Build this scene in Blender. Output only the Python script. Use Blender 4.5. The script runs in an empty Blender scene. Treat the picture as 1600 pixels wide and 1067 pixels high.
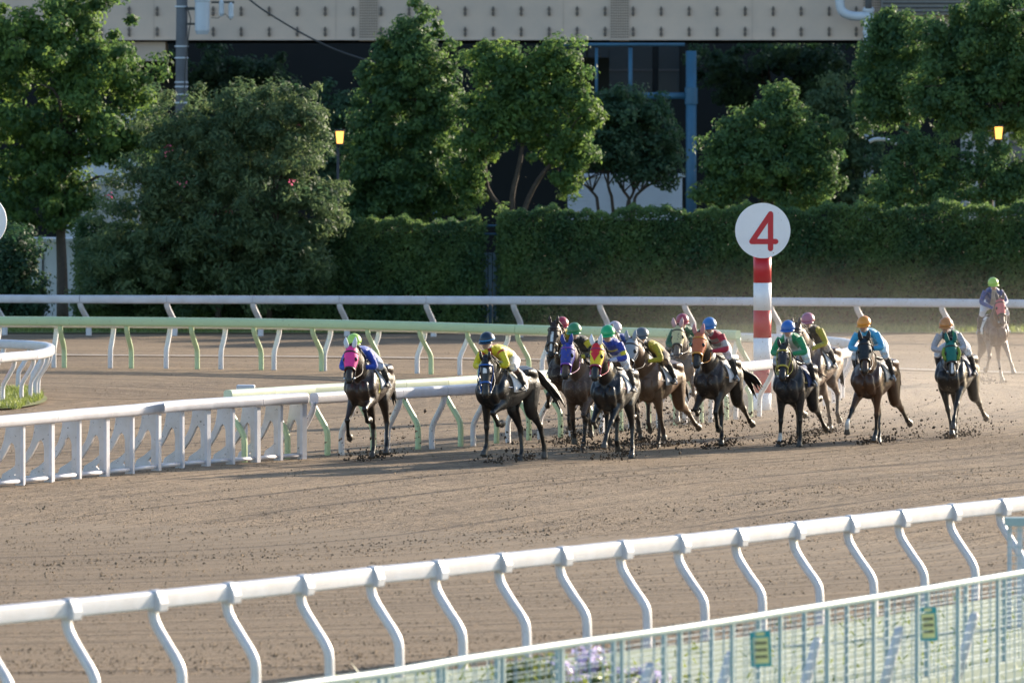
import bpy, bmesh, math, random
import numpy as np
from mathutils import Vector, Matrix

# ------------------------------------------------------------------ camera
scene = bpy.context.scene
COL = scene.collection
F, CX, CY, HORIZON, CAM_H = 11000.0, 800.0, 533.5, 190.0, 6.2
PITCH = math.atan((CY - HORIZON) / F)
cam_data = bpy.data.cameras.new('camera')
cam = bpy.data.objects.new('camera', cam_data)
COL.objects.link(cam)
cam.location = (0, 0, CAM_H)
cam.rotation_euler = (math.pi / 2 - PITCH, 0, 0)
cam_data.sensor_width = 36.0
cam_data.lens = F / 1600.0 * 36.0
cam_data.clip_start = 1.0
cam_data.clip_end = 3000.0
cam_data.dof.use_dof = True
cam_data.dof.focus_distance = 132.0
cam_data.dof.aperture_fstop = 3.2
scene.camera = cam

# ------------------------------------------------------------------ sky and sun
SUN_AZ, SUN_EL = math.radians(43), math.radians(17)
world = bpy.data.worlds.new('World')
scene.world = world
world.use_nodes = True
wn = world.node_tree
sky = wn.nodes.new('ShaderNodeTexSky')
sky.sky_type = 'NISHITA'
sky.sun_disc = False
sky.sun_elevation = SUN_EL
sky.sun_rotation = SUN_AZ
sky.air_density = 1.0
sky.dust_density = 1.0
sky.ozone_density = 2.0
wn.links.new(sky.outputs[0], wn.nodes['Background'].inputs[0])
wn.nodes['Background'].inputs[1].default_value = 0.15
sun_data = bpy.data.lights.new('sun', 'SUN')
sun_data.energy = 5.0
sun_data.angle = math.radians(0.6)
sun_data.color = (1.0, 0.86, 0.68)
sun = bpy.data.objects.new('sun', sun_data)
COL.objects.link(sun)
SUN_DIR = Vector((math.sin(SUN_AZ) * math.cos(SUN_EL), math.cos(SUN_AZ) * math.cos(SUN_EL), math.sin(SUN_EL)))
sun.rotation_euler = SUN_DIR.to_track_quat('Z', 'Y').to_euler()

vs = scene.view_settings
vs.view_transform = 'Standard'
vs.look = 'None'
vs.exposure = 1.05
vs.gamma = 1.0
vs.use_curve_mapping = False
scene.cycles.use_denoising = True
scene.cycles.max_bounces = 6
scene.cycles.transparent_max_bounces = 6
scene.cycles.volume_bounces = 1
scene.cycles.volume_max_steps = 128

# ------------------------------------------------------------------ helpers
def ray(x, y):
    r = Vector((1, 0, 0)); f = Vector((0, math.cos(PITCH), -math.sin(PITCH))); u = Vector((0, math.sin(PITCH), math.cos(PITCH)))
    return f * F + r * (x - CX) + u * (CY - y)

def G(x, y, z=0.0):
    """point of the photograph (1600 wide) on the level plane z"""
    d = ray(x, y); t = (z - CAM_H) / d.z
    return Vector((d.x * t, d.y * t, z))

def P(x, y, D):
    """point of the photograph at world depth D"""
    d = ray(x, y); t = D / d.y
    return Vector((d.x * t, D, CAM_H + d.z * t))

def S(D):
    return F / D      # pixels per metre at depth D

def link(name, me, parent=None, mats=None):
    o = bpy.data.objects.new(name, me)
    COL.objects.link(o)
    if parent is not None:
        o.parent = parent
    if me is not None and mats:
        for m in (mats if isinstance(mats, (list, tuple)) else [mats]):
            if len(me.materials) < (len(mats) if isinstance(mats, (list, tuple)) else 1):
                me.materials.append(m)
    return o

def empty(name, loc=(0, 0, 0), rz=0.0):
    o = bpy.data.objects.new(name, None)
    o.empty_display_size = 0.2
    COL.objects.link(o)
    o.location = loc
    o.rotation_euler = (0, 0, rz)
    return o

def tag(o, label=None, cat=None, group=None, kind=None):
    if label: o['label'] = label
    if cat: o['category'] = cat
    if group: o['group'] = group
    if kind: o['kind'] = kind
    return o

class MB:
    """collects shapes for ONE mesh"""
    def __init__(s):
        s.v = []; s.f = []; s.m = []
    def add(s, v, f, m=0):
        n = len(s.v)
        s.v += [tuple(p) for p in v]
        s.f += [tuple(i + n for i in q) for q in f]
        s.m += [m] * len(f)
        return s
    def box(s, c, size, m=0, rz=0.0, ax=None):
        hx, hy, hz = [q / 2 for q in size]
        R = Matrix.Rotation(rz, 3, 'Z') if ax is None else ax
        c = Vector(c)
        v = [c + R @ Vector((x * hx, y * hy, z * hz)) for x in (-1, 1) for y in (-1, 1) for z in (-1, 1)]
        f = [(0, 1, 3, 2), (4, 6, 7, 5), (0, 4, 5, 1), (2, 3, 7, 6), (0, 2, 6, 4), (1, 5, 7, 3)]
        return s.add(v, f, m)
    def bar(s, a, b, w, d, m=0, up=(0, 0, 1)):
        """box beam from a to b, w wide sideways, d deep"""
        a, b = Vector(a), Vector(b)
        t = (b - a).normalized(); upv = Vector(up)
        if abs(t.dot(upv)) > 0.95: upv = Vector((0, 1, 0))
        sd = t.cross(upv).normalized(); u = sd.cross(t)
        v = [q + sd * (i * w / 2) + u * (j * d / 2) for q in (a, b) for i, j in ((-1, -1), (1, -1), (1, 1), (-1, 1))]
        return s.add(v, [(3, 2, 1, 0), (4, 5, 6, 7), (0, 1, 5, 4), (1, 2, 6, 5), (2, 3, 7, 6), (3, 0, 4, 7)], m)
    def tube(s, pts, rad, n=8, m=0, cap=True):
        L = loft([Vector(p) for p in pts], [(r, r) for r in (rad if isinstance(rad, (list, tuple)) else [rad] * len(pts))], n=n, sub=1, cap=cap)
        return s.add(L[0], L[1], m)
    def loft(s, pts, rad, n=12, sub=3, m=0, side=None, power=2.0, cap=True):
        L = loft([Vector(p) for p in pts], rad, n=n, sub=sub, side=side, power=power, cap=cap)
        return s.add(L[0], L[1], m)
    def ball(s, c, r, m=0, n=10, k=7, R=None):
        c = Vector(c); r = r if isinstance(r, (tuple, list)) else (r, r, r)
        v = []; f = []
        for i in range(k + 1):
            a = math.pi * i / k
            for j in range(n):
                b = 2 * math.pi * j / n
                p = Vector((math.sin(a) * math.cos(b) * r[0], math.sin(a) * math.sin(b) * r[1], math.cos(a) * r[2]))
                v.append(c + (R @ p if R else p))
        for i in range(k):
            for j in range(n):
                f.append((i * n + j, (i + 1) * n + j, (i + 1) * n + (j + 1) % n, i * n + (j + 1) % n))
        return s.add(v, f, m)
    def mesh(s, name='mesh', smooth=False):
        me = bpy.data.meshes.new(name)
        me.from_pydata(s.v, [], s.f)
        me.polygons.foreach_set('material_index', s.m)
        if smooth:
            me.polygons.foreach_set('use_smooth', [len(q) <= 4 for q in s.f])
        me.update()
        return me
    def build(s, name, mats, parent=None, smooth=False):
        me = s.mesh(name, smooth)
        o = bpy.data.objects.new(name, me)
        COL.objects.link(o)
        for m in (mats if isinstance(mats, (list, tuple)) else [mats]):
            me.materials.append(m)
        if parent is not None: o.parent = parent
        return o

def cr(a, b, c, d, t):
    return 0.5 * (2 * b + (c - a) * t + (2 * a - 5 * b + 4 * c - d) * t * t + (3 * b - a - 3 * c + d) * t ** 3)

def resample(pts, rad, sub):
    if sub <= 1 or len(pts) < 3:
        return list(pts), list(rad)
    P_, R_ = [], []
    n = len(pts)
    for i in range(n - 1):
        q = [pts[max(i - 1, 0)], pts[i], pts[i + 1], pts[min(i + 2, n - 1)]]
        w = [Vector((*rad[max(i - 1, 0)], 0)), Vector((*rad[i], 0)), Vector((*rad[i + 1], 0)), Vector((*rad[min(i + 2, n - 1)], 0))]
        for k in range(sub):
            t = k / sub
            P_.append(cr(*q, t))
            r = cr(*w, t)
            R_.append((max(r.x, 0.002), max(r.y, 0.002)))
    P_.append(pts[-1]); R_.append(rad[-1])
    return P_, R_

def loft(pts, rad, n=12, sub=3, side=None, power=2.0, cap=True):
    pts, rad = resample(pts, rad, sub)
    v, f = [], []
    prev = None
    for i, p in enumerate(pts):
        t = (pts[min(i + 1, len(pts) - 1)] - pts[max(i - 1, 0)]).normalized()
        if side is not None:
            sd = Vector(side); sd = (sd - t * sd.dot(t)).normalized()
        elif prev is None:
            ref = Vector((0, 0, 1)) if abs(t.z) < 0.9 else Vector((1, 0, 0))
            sd = t.cross(ref).normalized()
        else:
            sd = (prev - t * prev.dot(t)).normalized()
        prev = sd
        u = sd.cross(t)
        for k in range(n):
            a = 2 * math.pi * k / n
            ca, sa = math.cos(a), math.sin(a)
            e = 2.0 / power
            x = math.copysign(abs(ca) ** e, ca) * rad[i][0]
            y = math.copysign(abs(sa) ** e, sa) * rad[i][1]
            v.append(p + sd * x + u * y)
    m = len(pts)
    for i in range(m - 1):
        for k in range(n):
            f.append((i * n + k, i * n + (k + 1) % n, (i + 1) * n + (k + 1) % n, (i + 1) * n + k))
    if cap:
        f.append(tuple(reversed(range(n))))
        f.append(tuple((m - 1) * n + k for k in range(n)))
    return v, f

# ------------------------------------------------------------------ materials
def new_mat(name):
    m = bpy.data.materials.new(name)
    m.use_nodes = True
    return m, m.node_tree.nodes, m.node_tree.links, m.node_tree.nodes['Principled BSDF']

def nn(nodes, kind, **kw):
    n = nodes.new(kind)
    for k, v in kw.items():
        if k in n.inputs: n.inputs[k].default_value = v
        else: setattr(n, k, v)
    return n

def rgb(c): return (c[0], c[1], c[2], 1.0)

def ramp(nodes, stops):
    r = nodes.new('ShaderNodeValToRGB')
    while len(r.color_ramp.elements) < len(stops): r.color_ramp.elements.new(0.5)
    for e, (p, c) in zip(r.color_ramp.elements, stops):
        e.position = p; e.color = rgb(c)
    return r

def paint(name, col, rough=0.4, dirt=None, dirt_amt=0.5, scale=6.0, metal=0.0, bump=0.0, speck=None, spec=0.5):
    """painted or plain surface, blotched with noise; optional splashes of mud (speck) with a shape of their own"""
    m, N, L, b = new_mat(name)
    b.inputs['Roughness'].default_value = rough
    b.inputs['Metallic'].default_value = metal
    b.inputs['Specular IOR Level'].default_value = spec
    tc = N.new('ShaderNodeTexCoord')
    no = nn(N, 'ShaderNodeTexNoise', Scale=scale, Detail=6.0, Roughness=0.65)
    L.new(tc.outputs['Object'], no.inputs['Vector'])
    d = dirt if dirt else tuple(c * 0.72 for c in col)
    rp = ramp(N, [(0.38, col), (0.38 + 0.45 / max(dirt_amt, 0.05) * 0.5 + 0.1 if False else 0.78, tuple(col[i] * (1 - dirt_amt) + d[i] * dirt_amt for i in range(3)))])
    L.new(no.outputs['Fac'], rp.inputs['Fac'])
    out = rp.outputs['Color']
    if speck:
        sc_, th, scol = speck
        n2 = nn(N, 'ShaderNodeTexNoise', Scale=sc_, Detail=3.0, Roughness=0.6)
        L.new(tc.outputs['Object'], n2.inputs['Vector'])
        mr = nn(N, 'ShaderNodeMapRange')
        mr.inputs['From Min'].default_value = th; mr.inputs['From Max'].default_value = th + 0.03
        L.new(n2.outputs['Fac'], mr.inputs['Value'])
        mx = N.new('ShaderNodeMix'); mx.data_type = 'RGBA'
        L.new(mr.outputs[0], mx.inputs['Factor']); L.new(out, mx.inputs[6]); mx.inputs[7].default_value = rgb(scol)
        out = mx.outputs[2]
    L.new(out, b.inputs['Base Color'])
    if bump:
        bp = nn(N, 'ShaderNodeBump', Strength=bump, Distance=0.02)
        n3 = nn(N, 'ShaderNodeTexNoise', Scale=scale * 8, Detail=4.0)
        L.new(tc.outputs['Object'], n3.inputs['Vector'])
        L.new(n3.outputs['Fac'], bp.inputs['Height']); L.new(bp.outputs[0], b.inputs['Normal'])
    return m

MUD = (0.07, 0.05, 0.035)
M_WHITE = paint('white_rail_paint', (0.60, 0.59, 0.625), 0.38, dirt=(0.44, 0.41, 0.41), dirt_amt=0.7, scale=2.6, speck=(15.0, 0.71, (0.40, 0.37, 0.34)))
M_WPOST = paint('white_post_paint', (0.62, 0.61, 0.64), 0.42, dirt=(0.6, 0.55, 0.5), dirt_amt=0.5, scale=2.5, speck=(26.0, 0.66, MUD))
M_GREEN = paint('pale_green_rail_paint', (0.48, 0.60, 0.34), 0.42, dirt=(0.42, 0.50, 0.30), dirt_amt=0.6, scale=2.2, speck=(17.0, 0.70, MUD))
M_GREEN_LIT = paint('sunlit_green_paint', (0.64, 0.68, 0.48), 0.42, dirt=(0.54, 0.58, 0.40), dirt_amt=0.6, scale=2.2, speck=(17.0, 0.70, MUD))  # paler copy of the rail green, with sunlight painted into the colour
M_BRACK = paint('girder_bracket', (0.15, 0.12, 0.10), 0.6, scale=4)
M_BARR = paint('barrier_plate_paint', (0.62, 0.585, 0.57), 0.45, dirt=(0.40, 0.33, 0.27), dirt_amt=0.55, scale=3.2, speck=(22.0, 0.665, MUD))
M_FENCE = paint('fence_grey_green_paint', (0.28, 0.37, 0.38), 0.45, dirt=(0.42, 0.5, 0.48), scale=5)
M_WIRE = paint('galvanised_wire', (0.36, 0.46, 0.50), 0.4, scale=9)
M_CONC = paint('concrete_wall', (0.50, 0.49, 0.47), 0.85, dirt=(0.3, 0.3, 0.29), dirt_amt=0.6, scale=0.8, bump=0.2)
M_PALEW = paint('pale_wall_panel', (0.62, 0.65, 0.68), 0.7, dirt=(0.42, 0.45, 0.47), dirt_amt=0.5, scale=1.0)
M_BEAM = paint('beige_girder_paint', (0.64, 0.49, 0.385), 0.55, dirt=(0.38, 0.33, 0.29), dirt_amt=0.6, scale=0.35)
M_BEAM2 = paint('beige_plate_paint', (0.56, 0.43, 0.34), 0.55, dirt=(0.38, 0.33, 0.29), dirt_amt=0.6, scale=0.7)
M_RIVET = paint('rivet_brown', (0.26, 0.20, 0.16), 0.6, scale=4)
M_IRON = paint('dark_iron', (0.05, 0.05, 0.05), 0.6, scale=4)
M_DARKC = paint('shade_dark_concrete', (0.011, 0.014, 0.014), 0.95, dirt=(0.006, 0.008, 0.008), dirt_amt=0.7, scale=0.5)  # near black: the shade under the deck is put into the colour
M_BLUE = paint('blue_steel_paint', (0.035, 0.13, 0.22), 0.5, dirt=(0.03, 0.08, 0.12), dirt_amt=0.7, scale=1.5)
M_POLE = paint('utility_pole_concrete', (0.14, 0.147, 0.16), 0.8, dirt=(0.08, 0.08, 0.09), dirt_amt=0.6, scale=2, bump=0.2)
M_TRANS = paint('transformer_enamel', (0.55, 0.60, 0.66), 0.4, scale=2)
M_RED = paint('red_marker_paint', (0.52, 0.010, 0.022), 0.4, dirt=(0.42, 0.03, 0.035), dirt_amt=0.5, scale=2.0)
M_DISC = paint('white_marker_disc', (0.84, 0.84, 0.86), 0.4, dirt=(0.66, 0.65, 0.66), dirt_amt=0.5, scale=1.6, speck=(30.0, 0.73, (0.4, 0.35, 0.32)))
M_BARK = paint('grey_brown_bark', (0.085, 0.065, 0.05), 0.9, dirt=(0.04, 0.032, 0.027), dirt_amt=0.9, scale=7, bump=0.8)
M_CLOD = paint('damp_dirt_clod', (0.085, 0.062, 0.044), 0.95, dirt=(0.04, 0.03, 0.022), dirt_amt=0.8, scale=20, spec=0.2)

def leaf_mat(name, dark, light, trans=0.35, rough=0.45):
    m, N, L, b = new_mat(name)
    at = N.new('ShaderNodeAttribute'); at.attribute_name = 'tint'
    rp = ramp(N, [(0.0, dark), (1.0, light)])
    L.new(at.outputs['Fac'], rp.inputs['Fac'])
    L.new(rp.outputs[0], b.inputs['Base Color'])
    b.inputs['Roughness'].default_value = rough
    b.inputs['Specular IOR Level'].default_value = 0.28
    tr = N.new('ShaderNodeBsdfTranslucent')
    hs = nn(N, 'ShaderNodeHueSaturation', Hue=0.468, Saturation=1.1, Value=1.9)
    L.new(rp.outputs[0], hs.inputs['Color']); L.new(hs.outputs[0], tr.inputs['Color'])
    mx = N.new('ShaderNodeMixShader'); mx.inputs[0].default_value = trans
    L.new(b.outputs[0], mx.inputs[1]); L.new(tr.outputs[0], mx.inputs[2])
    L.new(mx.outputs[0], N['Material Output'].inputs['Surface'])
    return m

M_LEAF_A = leaf_mat('broadleaf_leaves', (0.029, 0.080, 0.042), (0.115, 0.205, 0.064), 0.42, 0.6)
M_LEAF_B = leaf_mat('fresh_leaves', (0.032, 0.086, 0.040), (0.130, 0.225, 0.058), 0.46, 0.6)
M_LEAF_C = leaf_mat('oleander_leaves', (0.036, 0.084, 0.046), (0.130, 0.185, 0.082), 0.42, 0.6)
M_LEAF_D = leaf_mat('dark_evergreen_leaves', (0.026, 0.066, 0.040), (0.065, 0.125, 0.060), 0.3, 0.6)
M_LEAF_H = leaf_mat('hedge_leaves', (0.034, 0.086, 0.040), (0.115, 0.192, 0.062), 0.40, 0.6)
M_PETAL = leaf_mat('pink_petals', (0.55, 0.10, 0.16), (0.75, 0.22, 0.25), 0.3)
M_LILAC = leaf_mat('lilac_petals', (0.36, 0.29, 0.48), (0.52, 0.44, 0.62), 0.3)
M_GRASS = leaf_mat('grass_blades', (0.08, 0.12, 0.03), (0.20, 0.26, 0.09), 0.35)
M_HEDGE_CORE = paint('hedge_dark_core', (0.035, 0.038, 0.018), 0.95, scale=5)

def dirt_mat(name, dry, damp, streak=1.0, spec=0.25):
    m, N, L, b = new_mat(name)
    b.inputs['Roughness'].default_value = 0.9
    b.inputs['Specular IOR Level'].default_value = spec
    uv = N.new('ShaderNodeUVMap'); uv.uv_map = 'track'
    def noise(sx, sy, sc_, det=5.0, ro=0.6):
        mp = N.new('ShaderNodeMapping'); mp.inputs['Scale'].default_value = (sx, sy, 1)
        L.new(uv.outputs[0], mp.inputs['Vector'])
        n = nn(N, 'ShaderNodeTexNoise', Scale=sc_, Detail=det, Roughness=ro)
        L.new(mp.outputs[0], n.inputs['Vector'])
        return n.outputs['Fac']
    def math_(op, a, c):
        n = N.new('ShaderNodeMath'); n.operation = op
        for i, q in enumerate((a, c)):
            if isinstance(q, (int, float)): n.inputs[i].default_value = q
            else: L.new(q, n.inputs[i])
        return n.outputs[0]
    st1 = noise(0.05, 1.0, 1.6)           # tyre and harrow bands along the track
    st2 = noise(0.12, 1.0, 6.5)           # fine harrow lines
    big = noise(1, 1, 0.11, 3.0)          # damp and dry areas
    spk = noise(1, 1, 5.0, 6.0, 0.75)     # crumbs
    spk2 = noise(0.6, 1, 1.7, 5.0, 0.7)   # hoof-sized scuffs
    f = math_('ADD', math_('MULTIPLY', st1, 0.62 * streak), math_('MULTIPLY', st2, 0.55 * streak))
    f = math_('ADD', f, math_('MULTIPLY', big, 0.45))
    f = math_('ADD', f, math_('MULTIPLY', spk, 0.55))
    f = math_('ADD', f, math_('MULTIPLY', spk2, 0.40))
    tot = 0.62 * streak + 0.55 * streak + 0.45 + 0.55 + 0.40
    trk = noise(0.010, 1.0, 2.6, 2.0, 0.5)     # thin tyre lines running right round the course
    mt = N.new('ShaderNodeMapRange'); mt.inputs['From Min'].default_value = 0.60; mt.inputs['From Max'].default_value = 0.66; mt.inputs['To Max'].default_value = 0.10
    L.new(trk, mt.inputs['Value'])
    f = math_('SUBTRACT', math_('DIVIDE', f, tot), mt.outputs[0])
    rp = ramp(N, [(0.39, damp), (0.49, tuple(0.42 * a + 0.58 * c for a, c in zip(damp, dry))), (0.58, dry)])
    L.new(f, rp.inputs['Fac'])
    L.new(rp.outputs[0], b.inputs['Base Color'])
    hgt = math_('ADD', math_('MULTIPLY', spk, 0.9), math_('MULTIPLY', st2, 0.8 * streak))
    hgt = math_('ADD', hgt, math_('MULTIPLY', spk2, 1.3))
    bp = nn(N, 'ShaderNodeBump', Strength=0.75, Distance=0.10)
    L.new(hgt, bp.inputs['Height']); L.new(bp.outputs[0], b.inputs['Normal'])
    return m
M_DIRT = dirt_mat('harrowed_dirt', (0.305, 0.218, 0.135), (0.078, 0.054, 0.037))
M_EARTH = paint('dull_earth', (0.12, 0.10, 0.07), 0.95, dirt=(0.06, 0.06, 0.035), dirt_amt=0.8, scale=0.3, spec=0.2)
M_TURF = paint('dry_turf', (0.22, 0.22, 0.09), 0.95, dirt=(0.12, 0.14, 0.05), dirt_amt=0.8, scale=1.2, spec=0.2, bump=0.5)
M_PALETURF = paint('pale_dry_turf', (0.34, 0.37, 0.27), 0.95, dirt=(0.22, 0.26, 0.15), dirt_amt=0.8, scale=1.5, spec=0.2, bump=0.4)
M_SAND = paint('pale_sand_line', (0.44, 0.40, 0.36), 0.9, dirt=(0.26, 0.2, 0.15), dirt_amt=0.9, scale=1.0, spec=0.2)

def fast_mesh(name, verts, quads, tint=None):
    """big mesh from numpy arrays"""
    me = bpy.data.meshes.new(name)
    nv, nq = len(verts), len(quads)
    k = quads.shape[1]
    me.vertices.add(nv); me.vertices.foreach_set('co', np.ascontiguousarray(verts, dtype=np.float32).ravel())
    me.loops.add(nq * k); me.loops.foreach_set('vertex_index', np.ascontiguousarray(quads, dtype=np.int32).ravel())
    me.polygons.add(nq)
    me.polygons.foreach_set('loop_start', np.arange(0, nq * k, k, dtype=np.int32))
    me.polygons.foreach_set('loop_total', np.full(nq, k, dtype=np.int32))
    if tint is not None:
        a = me.attributes.new('tint', 'FLOAT', 'POINT')
        a.data.foreach_set('value', np.ascontiguousarray(tint, dtype=np.float32))
    me.update(calc_edges=True)
    return me
# ------------------------------------------------------------------ ground
g = MB(); g.add([(-900, -60, -0.02), (900, -60, -0.02), (900, 2400, -0.02), (-900, 2400, -0.02)], [(0, 1, 2, 3)])
tag(g.build('ground', M_EARTH), kind='structure')

# foot line of the white inner rail, from the left edge round the bend and back
LOOP_PX = [(-420, 806), (-200, 781), (33, 757), (250, 735), (475, 717), (521, 713), (639, 705), (752, 697), (859, 687), (1000, 673), (1120, 660), (1215, 649), (1285, 638),
           (1325, 626), (1328, 615), (1290, 607), (1200, 602), (1050, 597), (836, 590), (680, 584), (500, 579), (320, 576), (98, 574), (-150, 573), (-500, 573)]
def curve(px, z=0.0, sub=12):
    p = [G(x, y, z) for x, y in px]
    q, _ = resample(p, [(0.1, 0.1)] * len(p), sub)
    return q
LOOP = curve(LOOP_PX)

def arclen(pts):
    s = [0.0]
    for a, b in zip(pts, pts[1:]): s.append(s[-1] + (b - a).length)
    return s
def along(pts, d, s=None):
    s = s or arclen(pts)
    for i in range(len(pts) - 1):
        if s[i + 1] >= d:
            t = (d - s[i]) / max(s[i + 1] - s[i], 1e-6)
            tg = (pts[i + 1] - pts[i]).normalized()
            return pts[i].lerp(pts[i + 1], t), tg
    return pts[-1].copy(), (pts[-1] - pts[-2]).normalized()
def offset(pts, d):
    """shift a level line to its own left by d"""
    out = []
    for i, p in enumerate(pts):
        t = (pts[min(i + 1, len(pts) - 1)] - pts[max(i - 1, 0)]).normalized()
        out.append(p + Vector((-t.y, t.x, 0)) * d)
    return out

# dirt: grid whose second coordinate is the distance from the inner rail, so harrow lines run round the bend
def dirt_sheet():
    xs = np.arange(-46, 46.01, 0.5); ys = np.arange(58, 206.6, 0.5)
    X, Y = np.meshgrid(xs, ys)
    pts = np.stack([X.ravel(), Y.ravel()], 1)
    lp = np.array([(p.x, p.y) for p in LOOP])
    sl = np.array(arclen(LOOP))
    best = np.full(len(pts), 1e9); U = np.zeros(len(pts)); V = np.zeros(len(pts))
    for i in range(len(lp) - 1):
        a, b = lp[i], lp[i + 1]; ab = b - a; L2 = ab @ ab + 1e-9
        t = np.clip(((pts - a) @ ab) / L2, 0, 1)
        q = a + t[:, None] * ab
        d = np.hypot(*(pts - q).T)
        sg = np.sign(ab[0] * (pts[:, 1] - a[1]) - ab[1] * (pts[:, 0] - a[0]))
        w = d < best
        best[w] = d[w]; V[w] = (d * sg)[w]; U[w] = (sl[i] + t * math.sqrt(L2))[w]
    rng = np.random.default_rng(3)
    z = 0.0 * V
    nx, ny = len(xs), len(ys)
    idx = np.arange(nx * ny).reshape(ny, nx)
    quads = np.stack([idx[:-1, :-1], idx[:-1, 1:], idx[1:, 1:], idx[1:, :-1]], -1).reshape(-1, 4)
    me = fast_mesh('dirt_track', np.stack([pts[:, 0], pts[:, 1], z], 1), quads)
    uv = me.uv_layers.new(name='track')
    arr = np.stack([U, V], 1)[quads.ravel()]
    uv.data.foreach_set('uv', arr.astype(np.float32).ravel())
    me.polygons.foreach_set('use_smooth', np.ones(len(quads), dtype=bool))
    me.materials.append(M_DIRT)
    o = bpy.data.objects.new('dirt_track', me); COL.objects.link(o)
    return tag(o, kind='structure')
dirt_sheet()

def ribbon(name, line, w, z, mat, kind='structure'):
    a = offset(line, w / 2); b = offset(line, -w / 2)
    m = MB(); n = len(line)
    v = [Vector((p.x, p.y, z)) for p in a] + [Vector((p.x, p.y, z)) for p in b]
    m.add(v, [(i, i + n, i + n + 1, i + 1) for i in range(n - 1)])
    return tag(m.build(name, mat), kind=kind)
# pale sand line lying across the far track
ribbon('sand_line', curve([(-200, 553), (100, 556), (500, 559), (900, 564), (1150, 569), (1350, 576), (1600, 584), (1800, 590)]), 0.55, 0.035, M_SAND)
# turf under the hedge
m = MB(); m.add([(-70, 205.6, 0.03), (70, 205.6, 0.03), (70, 222, 0.05), (-70, 222, 0.05)], [(0, 1, 2, 3)])
tag(m.build('hedge_verge', M_TURF), kind='structure')
# verge between the outer rail and the spectators' fence
VERGE = curve([(-300, 1135), (100, 1120), (465, 1075), (870, 1035), (1235, 990), (1560, 938), (1900, 890)])
m = MB(); n = len(VERGE)
v = [Vector((p.x, p.y, 0.045)) for p in VERGE] + [Vector((p.x + 4, p.y - 24, 0.045)) for p in VERGE]
m.add(v, [(i, i + n, i + n + 1, i + 1) for i in range(n - 1)])
tag(m.build('verge', M_PALETURF), kind='structure')

# ------------------------------------------------------------------ foliage
RNG = np.random.default_rng(11)
def foliage_arrays(blobs, n, size, clump=0.34, aspect=0.55, seed=0, fill=0.55, droop=0.0):
    """blobs: (centre, (rx,ry,rz)).  Leaves sit in clumps spread over and through every blob."""
    r = np.random.default_rng(seed)
    C = np.array([list(b[0]) for b in blobs]); R = np.array([b[1] for b in blobs])
    wgt = (R[:, 0] * R[:, 2]) ** 0.95; wgt /= wgt.sum()
    nc = max(int(n / 115), 12)
    bi = r.choice(len(blobs), nc, p=wgt)
    d = r.normal(size=(nc, 3)); d /= np.linalg.norm(d, axis=1)[:, None]
    rad = np.where(r.random(nc) < 0.3, 0.25 + 0.4 * r.random(nc), fill + (1.02 - fill) * r.random(nc) ** 0.55)
    rad *= 1 + 0.20 * np.clip(r.normal(size=nc), -1.6, 1.8)
    cc = C[bi] + d * R[bi] * rad[:, None]
    ctint = r.random(nc)
    cs = clump * (0.45 + 1.1 * r.random(nc))
    shoot = (d[:, 2] > 0.2) & (r.random(nc) < 0.35)
    cc[shoot, 2] += 0.22 * r.random(shoot.sum())
    k = r.integers(0, nc, n)
    off = r.normal(size=(n, 3)); off *= (cs[k] * 1.05 * (0.45 + 0.55 * r.random(n)) / np.linalg.norm(off, axis=1))[:, None]; off += 0.05 * r.normal(size=(n, 3))
    off[:, 2] *= 0.75
    pos = cc[k] + off
    out = pos - C[bi[k]]; out /= np.linalg.norm(out, axis=1)[:, None] + 1e-6
    lo = off / (np.linalg.norm(off, axis=1)[:, None] + 1e-6)
    nrm = 0.35 * out + 0.95 * lo + np.array([0, 0, 0.30]) + 0.50 * r.normal(size=(n, 3))
    nrm /= np.linalg.norm(nrm, axis=1)[:, None]
    ax = r.normal(size=(n, 3)); ax[:, 2] -= droop
    ax -= nrm * (ax * nrm).sum(1)[:, None]; ax /= np.linalg.norm(ax, axis=1)[:, None]
    sd = np.cross(nrm, ax)
    L = size * (0.5 + 0.95 * r.random(n))[:, None]
    W = L * aspect
    fold = nrm * W * 0.25
    v = np.stack([pos - ax * L * 0.5, pos - sd * W * 0.5 + fold, pos + ax * L * 0.5, pos + sd * W * 0.5 + fold], 1).reshape(-1, 3)
    q = np.arange(n * 4).reshape(n, 4)
    tint = np.clip(0.55 * ctint[k] + 0.45 * r.random(n), 0, 1)
    return v, q, np.repeat(tint, 4)

def foliage(name, blobs, n, size, mat, parent=None, **kw):
    v, q, t = foliage_arrays(blobs, n, size, **kw)
    me = fast_mesh(name, v, q, t); me.materials.append(mat)
    o = bpy.data.objects.new(name, me); COL.objects.link(o)
    if parent is not None: o.parent = parent
    return o

def px_blobs(D, lst, thick=0.85, dy=0.0):
    out = []
    for b in lst:
        x, y, rx, ry = b[:4]
        c = P(x, y, D + (b[4] if len(b) > 4 else 0) + dy)
        k = S(D)
        rr = (rx / k, max(rx, ry) / k * thick, ry / k)
        out.append((c, rr))
    return out

def limb(mb, pts, r0, r1, n=7):
    k = len(pts)
    mb.loft(pts, [(r0 + (r1 - r0) * i / (k - 1),) * 2 for i in range(k)], n=n, sub=3)

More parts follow.
